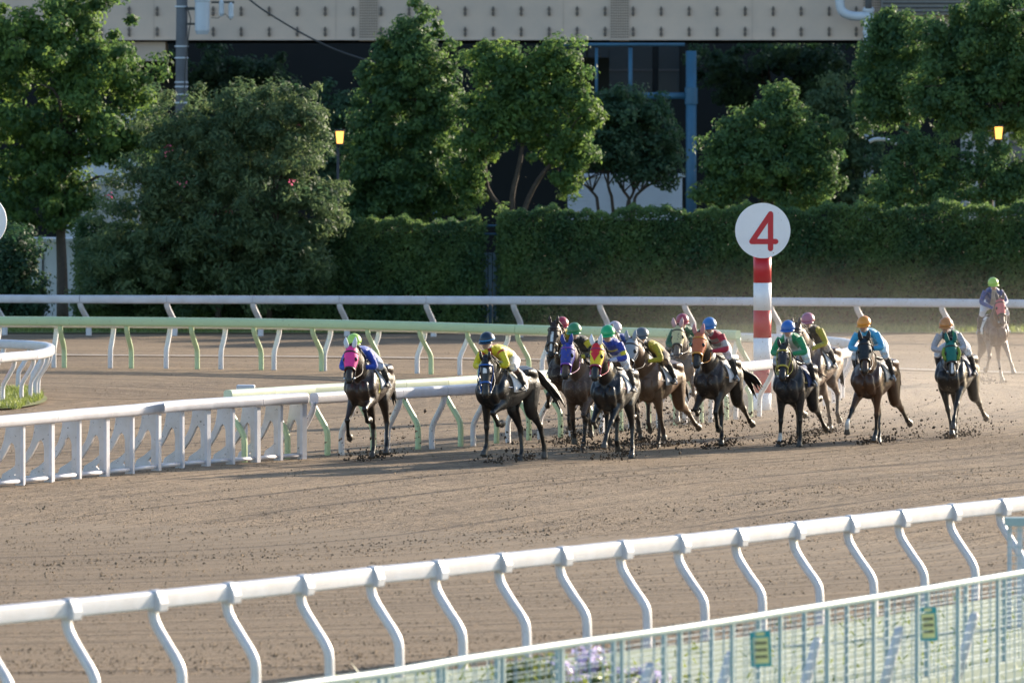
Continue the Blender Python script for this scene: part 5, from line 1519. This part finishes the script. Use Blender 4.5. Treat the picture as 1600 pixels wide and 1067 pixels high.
BLACK = (0.007, 0.0065, 0.007); DBAY = (0.034, 0.019, 0.012); BAY = (0.070, 0.030, 0.014); BROWN = (0.095, 0.055, 0.035); TAUPE = (0.16, 0.12, 0.095); SLATE = (0.018, 0.017, 0.018)
WHITE = (0.74, 0.74, 0.75)
RACE = [
 dict(x=567, y=721, phi=14, turn=3, up2=1, coat=DBAY, pose=pose(LIFT, FOLD, H_STAND, H_UNDER, (7, -4, 0, 2)), neck=31, head=62, hood=(0.85, 0.045, 0.27), ear=(0.62, 0.64, 0.68), air=0.0, girth=(0.5, 0.42, 0.08), tail=0.0,
      silk=(0.015, 0.065, 0.42), cap=(0.44, 0.70, 0.13), lift=-0.22, upright=-0.5, lean=-0.05, cloth=(0.75, 0.75, 0.76), whip=((0.70, 0.12, 1.62), (0.20, 0.46, 1.52)), wlabel='dark whip tucked under the arm of the lime capped leading rider',
      label='dark bay horse in a pink hood, leading the field by the rail', rlabel='rider in royal blue jacket and lime cap on the leading horse'),
 dict(x=772, y=724, phi=26, coat=BLACK, pose=pose(STAND, FOLD, H_STAND, H_PUSH, (4, -3, -4, 0)), neck=21, head=74, turn=16, upright=-0.5, star=(0.22, 0.36, 0.03), bridle=(0.02, 0.10, 0.35), rein=(0.02, 0.02, 0.03), tail=0.22, mark=False,
      silk=(0.72, 0.60, 0.015), sleeve=(0.72, 0.60, 0.015), stripes=(((0.45, 0.02, 0.03), -0.05, 0.02),), bands=(('sleeve', 0.0, 0.10, (0.5, 0.02, 0.03)),), cap=(0.012, 0.03, 0.055), band=(0.03, 0.22, 0.50), boot_top=True, lift=-0.14, lean=-0.02, glove=(0.02, 0.02, 0.02),
      label='glossy black horse with a white star, running second', rlabel='rider in bright yellow jacket with dark red sash and navy cap'),
 dict(x=884, y=694, phi=10, coat=DBAY, pose=pose(FOLD, LIFT, H_SWING, H_PUSH, (10, -4, 0, 2)), neck=46, head=60, turn=-4, upright=-0.2, star=(0.25, 0.85, 0.022), mud=2, air=0.04, mark=False,
      silk=(0.05, 0.045, 0.035), stripes=(((0.6, 0.48, 0.03), -0.10, -0.05), ((0.6, 0.48, 0.03), 0.05, 0.10)), cap=(0.40, 0.035, 0.06), rmud=True, lift=-0.16, breeches=(0.4, 0.35, 0.3),
      label='mud spattered dark brown horse on the rail behind the black one', rlabel='rider in black with yellow braces and dark red cap'),
 dict(x=907, y=707, phi=15, coat=BROWN, pose=pose(DRIVE, FOLD2, H_UNDER, H_SWING, (5, -5, 2, 2)), neck=36, head=64, hood=(0.03, 0.05, 0.30), ear=(0.03, 0.05, 0.25), bridle=(0.20, 0.06, 0.36), rein=(0.5, 0.2, 0.3), mud=2, mark=False,
      silk=(0.022, 0.022, 0.018), bands=(('sleeve', 0.05, 0.22, (0.62, 0.50, 0.03)), ('sleeve', 0.85, 1.0, (0.55, 0.45, 0.03))), cap=(0.04, 0.22, 0.09), rmud=True, lift=-0.08, lean=-0.02, breeches=(0.3, 0.25, 0.2),
      label='mud spattered brown horse in dark blue hood with purple noseband', rlabel='rider in black jacket with yellow sleeve bands and dark green cap'),
 dict(x=952, y=719, phi=15, coat=BLACK, pose=pose(FOLD2, REACH, H_SWING, H_UNDER, (6, -9, 2, 2)), neck=41, head=66, hood=(0.72, 0.55, 0.02), hood2=(0.60, 0.015, 0.03), ear=(0.70, 0.70, 0.72), bridle=(0.30, 0.02, 0.08), rein=(0.5, 0.03, 0.08), air=-0.02,
      silk=(0.015, 0.045, 0.34), bands=(('torso', 0.62, 0.74, (0.66, 0.58, 0.03)), ('sleeve', 0.28, 0.40, (0.66, 0.58, 0.03)), ('sleeve', 0.8, 1.0, (0.5, 0.55, 0.7))), cap=(0.015, 0.36, 0.14), lift=-0.02, lean=0.04, upright=-0.3,
      label='black horse in a red and yellow hood with white ears', rlabel='rider in blue jacket with yellow hoop and bright green cap'),
 dict(x=972, y=698, phi=17, coat=TAUPE, pose=pose(LIFT, DRIVE, H_PUSH, H_SWING), neck=38, head=60, mud=2, points=(0.05, 0.04, 0.035), mark=False, air=0.03,
      silk=(0.03, 0.08, 0.30), cap=(0.52, 0.44, 0.47), rmud=True, lift=-0.22, lean=-0.04, breeches=(0.45, 0.42, 0.40),
      label='dusty pale brown horse half hidden behind the red and yellow hooded one', rlabel='rider in dusty blue with pale pink grey cap, mostly hidden'),
 dict(x=1012, y=702, phi=22, coat=(0.13, 0.072, 0.04), pose=pose(FOLD, DRIVE, H_UNDER, H_BACK, (5, -4, 0, 2)), neck=38, head=62, mud=1, points=(0.06, 0.04, 0.03), mark=False, hood=(0.28, 0.30, 0.33),
      silk=(0.52, 0.42, 0.03), stripes=(((0.06, 0.05, 0.03), -0.06, 0.06),), cap=(0.10, 0.115, 0.13), rmud=True, lift=-0.20, lean=-0.02, breeches=(0.16, 0.12, 0.09),
      label='chestnut brown horse with dusty legs, outside the tight bunch', rlabel='rider in mustard yellow jacket and dark grey cap'),
 dict(x=1072, y=668, phi=4, coat=TAUPE, pose=pose(STAND, FOLD, H_SWING, H_PUSH), neck=33, head=58, turn=-4, mud=2, hood=(0.52, 0.46, 0.24), ear=(0.5, 0.3, 0.3), points=(0.09, 0.07, 0.06), mark=False,
      silk=(0.03, 0.14, 0.07), sleeve=(0.03, 0.14, 0.07), cap=(0.34, 0.05, 0.08), rmud=True, lift=-0.24, breeches=(0.45, 0.40, 0.36), whip=((0.72, -0.10, 1.60), (0.95, -0.22, 1.05)), wlabel='pale whip hanging beside the straw hooded horse',
      label='dusty horse in a straw coloured hood, behind the orange hooded one', rlabel='rider in dark green with dull red cap'),
 dict(x=1112, y=702, phi=17, coat=(0.024, 0.016, 0.011), pose=pose(FOLD2, LIFT, H_UNDER, H_BACK, (8, -5, -4, 2)), neck=42, head=62, hood=(0.50, 0.13, 0.05), ear=(0.5, 0.2, 0.18), bridle=(0.6, 0.25, 0.03), rein=(0.75, 0.30, 0.03), mud=1, tail=0.25, air=0.03, mark=False,
      silk=(0.30, 0.29, 0.30), sleeve=(0.42, 0.02, 0.05), bands=(('torso', 0.55, 0.68, (0.36, 0.02, 0.04)), ('torso', 0.80, 1.0, (0.30, 0.03, 0.05)), ('sleeve', 0.22, 0.42, (0.5, 0.5, 0.5))), cap=(0.045, 0.17, 0.42), lift=-0.08, lean=0.03, rmud=True,
      whip=((0.74, -0.09, 1.70), (1.02, -0.62, 1.62)), wlabel='dark whip held out by the rider in red and grey', glove=(0.5, 0.3, 0.22),
      label='dark horse in an orange hood with tail streaming', rlabel='rider in grey and dark red jacket with blue cap'),
 dict(x=1236, y=698, phi=15, coat=SLATE, pose=pose(STAND, STAND, H_SWING, H_BACK, (5, -2, 0, 2)), neck=32, head=60, turn=5, mud=1, bridle=(0.45, 0.36, 0.04), socks=dict(RF=0.72), star=(0.15, 0.20, 0.015), mark=False, cloth=(0.03, 0.05, 0.14),
      silk=(0.62, 0.62, 0.60), sleeve=(0.015, 0.26, 0.10), stripes=(((0.015, 0.24, 0.10), -0.3, -0.07), ((0.015, 0.24, 0.10), 0.07, 0.3)), cap=(0.03, 0.13, 0.42), lift=-0.03, lean=0.02,
      whip=((0.72, 0.14, 1.66), (0.25, 0.62, 1.28)), wlabel='long dark whip across the flank of the slate coloured horse',
      label='slate black horse with one white foreleg, beside the striped post', rlabel='rider in green and white jacket with blue cap, head down'),
 dict(x=1266, y=682, phi=20, coat=(0.12, 0.075, 0.055), pose=pose(LIFT, FOLD, H_PUSH, H_SWING), neck=38, head=60, mud=1, points=(0.07, 0.055, 0.048), mark=False, air=0.03,
      silk=(0.09, 0.08, 0.06), sleeve=(0.50, 0.40, 0.04), cap=(0.46, 0.17, 0.22), rmud=True, lift=-0.22, lean=0.0, breeches=(0.5, 0.45, 0.42), upright=0.2,
      label='dust veiled brown horse behind the slate black one', rlabel='rider with mustard sleeves and dusty pink cap'),
 dict(x=1357, y=695, phi=19, coat=BAY, pose=pose(REACH[:2] + (-30,), STAND, H_UNDER, H_BACK, (9, -5, -4, 2)), neck=34, head=62, turn=12, mud=0, socks=dict(RF=0.74), hood=(0.012, 0.018, 0.024), ear=(0.012, 0.012, 0.014), mark=False, cloth=(0.45, 0.42, 0.38),
      silk=(0.05, 0.36, 0.62), cap=(0.72, 0.27, 0.035), lift=-0.04, lean=0.0, glove=(0.02, 0.02, 0.02), whip=((0.76, -0.08, 1.70), (0.92, 0.05, 1.42)), wlabel='short dark whip of the rider in light blue',
      label='glossy bay horse with dark hood and one pale foreleg, orange capped rider', rlabel='rider in light blue jacket with bright orange cap'),
 dict(x=1488, y=686, phi=16, coat=(0.011, 0.0095, 0.009), pose=pose(STAND, REACH, H_UNDER, H_BACK, (-9, -3, 0, 2)), neck=27, head=68, turn=12, mud=0, hood=(0.005, 0.15, 0.12), ear=(0.005, 0.13, 0.10), cheek=(0.20, 0.27, 0.04), star=(0.62, 0.95, 0.02), cloth=(0.12, 0.12, 0.17), mark=False,
      silk=(0.03, 0.05, 0.045), sleeve=(0.45, 0.43, 0.45), stripes=(((0.02, 0.20, 0.09), 0.05, 0.3),), cap=(0.52, 0.21, 0.06), lift=-0.13, lean=-0.03, rmud=True,
      label='dark horse in green hood with yellow green cheek rolls', rlabel='rider in dark green with pale sleeves and dull orange cap'),
 dict(x=1560, y=600, phi=-5, coat=(0.11, 0.058, 0.040), pose=pose(LIFT, REACH, H_PUSH, H_UNDER, (6, 8, 6, 4)), neck=37, head=62, mud=1, hood=(0.55, 0.12, 0.13), ear=(0.10, 0.08, 0.08), points=(0.08, 0.05, 0.038), mark=False, lift=0.0, scale=1.02,
      silk=(0.02, 0.06, 0.22), stripes=(((0.42, 0.40, 0.36), -0.06, 0.06),), cap=(0.38, 0.58, 0.10), upright=0.45, lean=-0.02, breeches=(0.7, 0.68, 0.68),
      label='pale brown straggler in faded pink hood, last on the far bend', rlabel='rider in navy jacket and lime cap on the last horse'),
]
HOOVES = []
for D in RACE:
    hr, dz = horse(D)
    rider(D, hr, dz)
    HOOVES.append(hr)
# ------------------------------------------------------------------ thrown dirt
def clod_mesh(pos, size, seed):
    """lumpy crumbs: each a stretched octahedron"""
    r = np.random.default_rng(seed); n = len(pos)
    base = np.array([(1, 0, 0), (-1, 0, 0), (0, 1, 0), (0, -1, 0), (0, 0, 1), (0, 0, -1)], dtype=float)
    tri = np.array([(0, 2, 4), (2, 1, 4), (1, 3, 4), (3, 0, 4), (2, 0, 5), (1, 2, 5), (3, 1, 5), (0, 3, 5)])
    k = size[:, None, None] * (0.55 + 0.9 * r.random((n, 6, 1)))
    st = 0.6 + 0.8 * r.random((n, 1, 3))
    v = base[None] * k * st
    a = r.random(n) * 6.283; c, s = np.cos(a), np.sin(a)
    x = v[:, :, 0] * c[:, None] - v[:, :, 1] * s[:, None]; y = v[:, :, 0] * s[:, None] + v[:, :, 1] * c[:, None]
    b = r.random(n) * 6.283; c, s = np.cos(b), np.sin(b)
    z = v[:, :, 2] * c[:, None] + x * s[:, None]; x = x * c[:, None] - v[:, :, 2] * s[:, None]
    v = np.stack([x, y, z], -1) + pos[:, None, :]
    f = (tri[None] + (np.arange(n) * 6)[:, None, None]).reshape(-1, 3)
    return fast_mesh('clods', v.reshape(-1, 3), f)

def crumb_mat():
    m, N, L, b = new_mat('crumbly_dirt')
    at = N.new('ShaderNodeAttribute'); at.attribute_name = 'tint'
    rp = ramp(N, [(0.0, (0.125, 0.090, 0.058)), (1.0, (0.32, 0.23, 0.142))])
    L.new(at.outputs['Fac'], rp.inputs['Fac']); L.new(rp.outputs[0], b.inputs['Base Color'])
    b.inputs['Roughness'].default_value = 0.95; b.inputs['Specular IOR Level'].default_value = 0.15
    return m

def clods():
    r = np.random.default_rng(21)
    pos = []; size = []
    for D in RACE:
        g0 = G(D['x'], D['y']); phi = math.radians(D['phi'])
        f = np.array([-math.sin(phi), -math.cos(phi), 0]); sd = np.array([f[1], -f[0], 0])
        far_ = D['y'] < 620
        for _ in range(50 if far_ else 260):
            k = r.random()
            back = -0.2 + 2.9 * k + r.normal() * 0.25
            side = r.normal() * 0.28 * (1 + k)
            h = abs(r.normal()) * (0.08 + 0.55 * k)
            p = np.array([g0.x, g0.y, 0.0]) - f * back + sd * side
            p[2] = h + 0.01
            pos.append(p); size.append(0.006 + 0.024 * r.random() ** 3.5)
        # spray: a few columns of crumbs thrown up high behind the hind feet
        for _ in range(0 if far_ else 4):
            b0 = 1.2 + 1.6 * r.random(); s0 = r.normal() * 0.35; hh = 0.25 + 0.6 * r.random()
            for _ in range(30):
                k = r.random()
                p = np.array([g0.x, g0.y, 0.0]) - f * (b0 + 0.5 * k + r.normal() * 0.06) + sd * (s0 + r.normal() * 0.05 * (1 + k))
                p[2] = hh * k + r.normal() * .03 + .03
                pos.append(p); size.append(0.005 + 0.016 * r.random() ** 2)
        # the fresh heap behind each planted hoof
        for bk in (0.15, 1.25, 1.75):
            for _ in range(45):
                p = np.array([g0.x, g0.y, 0.0]) - f * (bk + r.normal() * 0.13) + sd * (r.normal() * 0.13 + 0.1)
                p[2] = abs(r.normal()) * 0.07
                pos.append(p); size.append(0.010 + 0.024 * r.random() ** 2)
    me = clod_mesh(np.array(pos), np.array(size), 1); me.materials.append(M_CLOD)
    o = bpy.data.objects.new('dirt_clods', me); COL.objects.link(o)
    tag(o, 'dark clods of dirt flung up behind the hooves', 'dirt', kind='stuff')
    # fine grit hanging in the air behind the field
    n = 9000
    x = r.uniform(820, 1620, n); dd = r.uniform(136, 160, n); zz = np.abs(r.normal(size=n)) * 1.6 + 0.05
    X = (x - CX) / F * dd
    me = clod_mesh(np.stack([X, dd, zz], 1), 0.004 + 0.007 * r.random(n) ** 2, 2); me.materials.append(paint('dry_grit', (0.26, 0.2, 0.14), 0.9))
    o = bpy.data.objects.new('airborne_grit', me); COL.objects.link(o)
    tag(o, 'fine grit hanging in the air behind the horses', 'dirt', kind='stuff')
    # crumbs lying on the track
    P_ = []; sz = []
    for _ in range(30):
        c = G(r.uniform(-40, 1640), 610 + 400 * r.random() ** 0.7); L_ = 0.08 + 0.30 * r.random()
        for _ in range(int(8 + 34 * L_)):
            P_.append((c.x + r.normal() * L_ * .5, c.y + r.normal() * 0.45, 0.006)); sz.append(0.006 + 0.016 * r.random() ** 2)
    P_ = np.array(P_); sz = np.array(sz)
    me = clod_mesh(P_, sz, 3); me.materials.append(paint('track_crumb', (0.21, 0.155, 0.10), 0.95, dirt=(0.13, 0.095, 0.065), dirt_amt=0.9, scale=2))
    o = bpy.data.objects.new('track_crumbs', me); COL.objects.link(o)
    tag(o, 'loose crumbs of dirt lying on the harrowed track', 'dirt', kind='stuff')
    # the crumbly tilth itself: low three-sided lumps all over the surface
    n = 120000
    px = r.uniform(-60, 1660, n); py = 535 + 520 * r.random(n) ** 0.75
    d = np.stack([(px - CX), np.full(n, F * math.cos(PITCH)) + (CY - py) * math.sin(PITCH), -F * math.sin(PITCH) + (CY - py) * math.cos(PITCH)], 1)
    t = -CAM_H / d[:, 2]
    B = np.stack([d[:, 0] * t, d[:, 1] * t, np.full(n, 0.0)], 1)
    lp = np.array([(p.x, p.y) for p in LOOP[::3]]); V = np.full(n, 1e9)
    for i in range(len(lp) - 1):
        ab = lp[i + 1] - lp[i]; tt = np.clip(((B[:, :2] - lp[i]) @ ab) / (ab @ ab + 1e-9), 0, 1)
        V = np.minimum(V, np.hypot(*(B[:, :2] - lp[i] - tt[:, None] * ab).T))
    tab = np.random.default_rng(77).random(4000); tab2 = np.random.default_rng(78).random(4000)
    lane = 0.5 * np.interp(V / 0.9, np.arange(4000), tab) + 0.5 * np.interp(V / 0.22, np.arange(4000), tab2)
    sz = (0.005 + 0.020 * r.random(n) ** 3) * (0.45 + 1.1 * lane)
    a = r.random(n) * 6.283
    vs_ = []
    for k in range(3):
        an = a + k * 2.094 + 0.5 * r.normal(size=n)
        vs_.append(B + np.stack([np.cos(an) * sz, np.sin(an) * sz * 1.6, np.full(n, -0.006)], 1))
    top = B + np.stack([r.normal(size=n) * sz * .3, r.normal(size=n) * sz * .3, sz * (0.5 + 0.6 * r.random(n))], 1)
    v = np.stack(vs_ + [top], 1).reshape(-1, 3)
    i4 = (np.arange(n) * 4)[:, None]
    f = np.concatenate([i4 + np.array([[0, 1, 3]]), i4 + np.array([[1, 2, 3]]), i4 + np.array([[2, 0, 3]])], 0)
    me = fast_mesh('tilth', v, f, np.repeat(np.clip(0.9 - 0.85 * lane + 0.20 * r.normal(size=n), 0, 1), 4)); me.materials.append(crumb_mat())
    o = bpy.data.objects.new('dirt_tilth', me); COL.objects.link(o)
    tag(o, 'crumbly harrowed surface of the dirt track', 'dirt', kind='stuff')
clods()

# ------------------------------------------------------------------ dust cloud hanging over the bend
def dust():
    x0, x1, y0, y1, z1 = -1.0, 17.0, 134.5, 178.0, 3.4
    m = MB(); m.box(((x0 + x1) / 2, (y0 + y1) / 2, z1 / 2 + 0.03), (x1 - x0, y1 - y0, z1))
    mat = bpy.data.materials.new('dust_in_the_air'); mat.use_nodes = True
    N, L = mat.node_tree.nodes, mat.node_tree.links
    N.remove(N['Principled BSDF'])
    v = N.new('ShaderNodeVolumePrincipled')
    v.inputs['Color'].default_value = (0.80, 0.74, 0.68, 1); v.inputs['Anisotropy'].default_value = 0.35
    tc = N.new('ShaderNodeTexCoord'); sp = N.new('ShaderNodeSeparateXYZ'); L.new(tc.outputs['Generated'], sp.inputs[0])
    def mr(src, a, b, c, d, t='SMOOTHSTEP'):
        n = N.new('ShaderNodeMapRange'); n.interpolation_type = t
        for k, q in zip(('From Min', 'From Max', 'To Min', 'To Max'), (a, b, c, d)): n.inputs[k].default_value = q
        L.new(src, n.inputs['Value']); return n.outputs[0]
    def mul(a, b):
        n = N.new('ShaderNodeMath'); n.operation = 'MULTIPLY'
        for i, q in enumerate((a, b)):
            if isinstance(q, float): n.inputs[i].default_value = q
            else: L.new(q, n.inputs[i])
        return n.outputs[0]
    d = mul(mr(sp.outputs['X'], 0.0, 0.45, 0, 1), mr(sp.outputs['X'], 0.50, 0.95, 1, 0.1))
    d = mul(d, mul(mr(sp.outputs['Y'], 0.0, 0.15, 0, 1), mr(sp.outputs['Y'], 0.40, 0.9, 1, 0)))
    d = mul(d, mul(mr(sp.outputs['Z'], 0.0, 1.0, 1, 0), mr(sp.outputs['Z'], 0.0, 0.6, 1, 0.35)))
    no = nn(N, 'ShaderNodeTexNoise', Scale=0.35, Detail=2.0); L.new(tc.outputs['Object'], no.inputs['Vector'])
    d = mul(d, mr(no.outputs['Fac'], 0.30, 0.70, 0.25, 1.5, 'LINEAR'))
    d = mul(d, 0.025)
    L.new(d, v.inputs['Density'])
    L.new(v.outputs[0], N['Material Output'].inputs['Volume'])
    o = m.build('dust_cloud', mat)
    tag(o, 'pale dust drifting over the bend behind the horses', 'dust', kind='stuff')
dust()
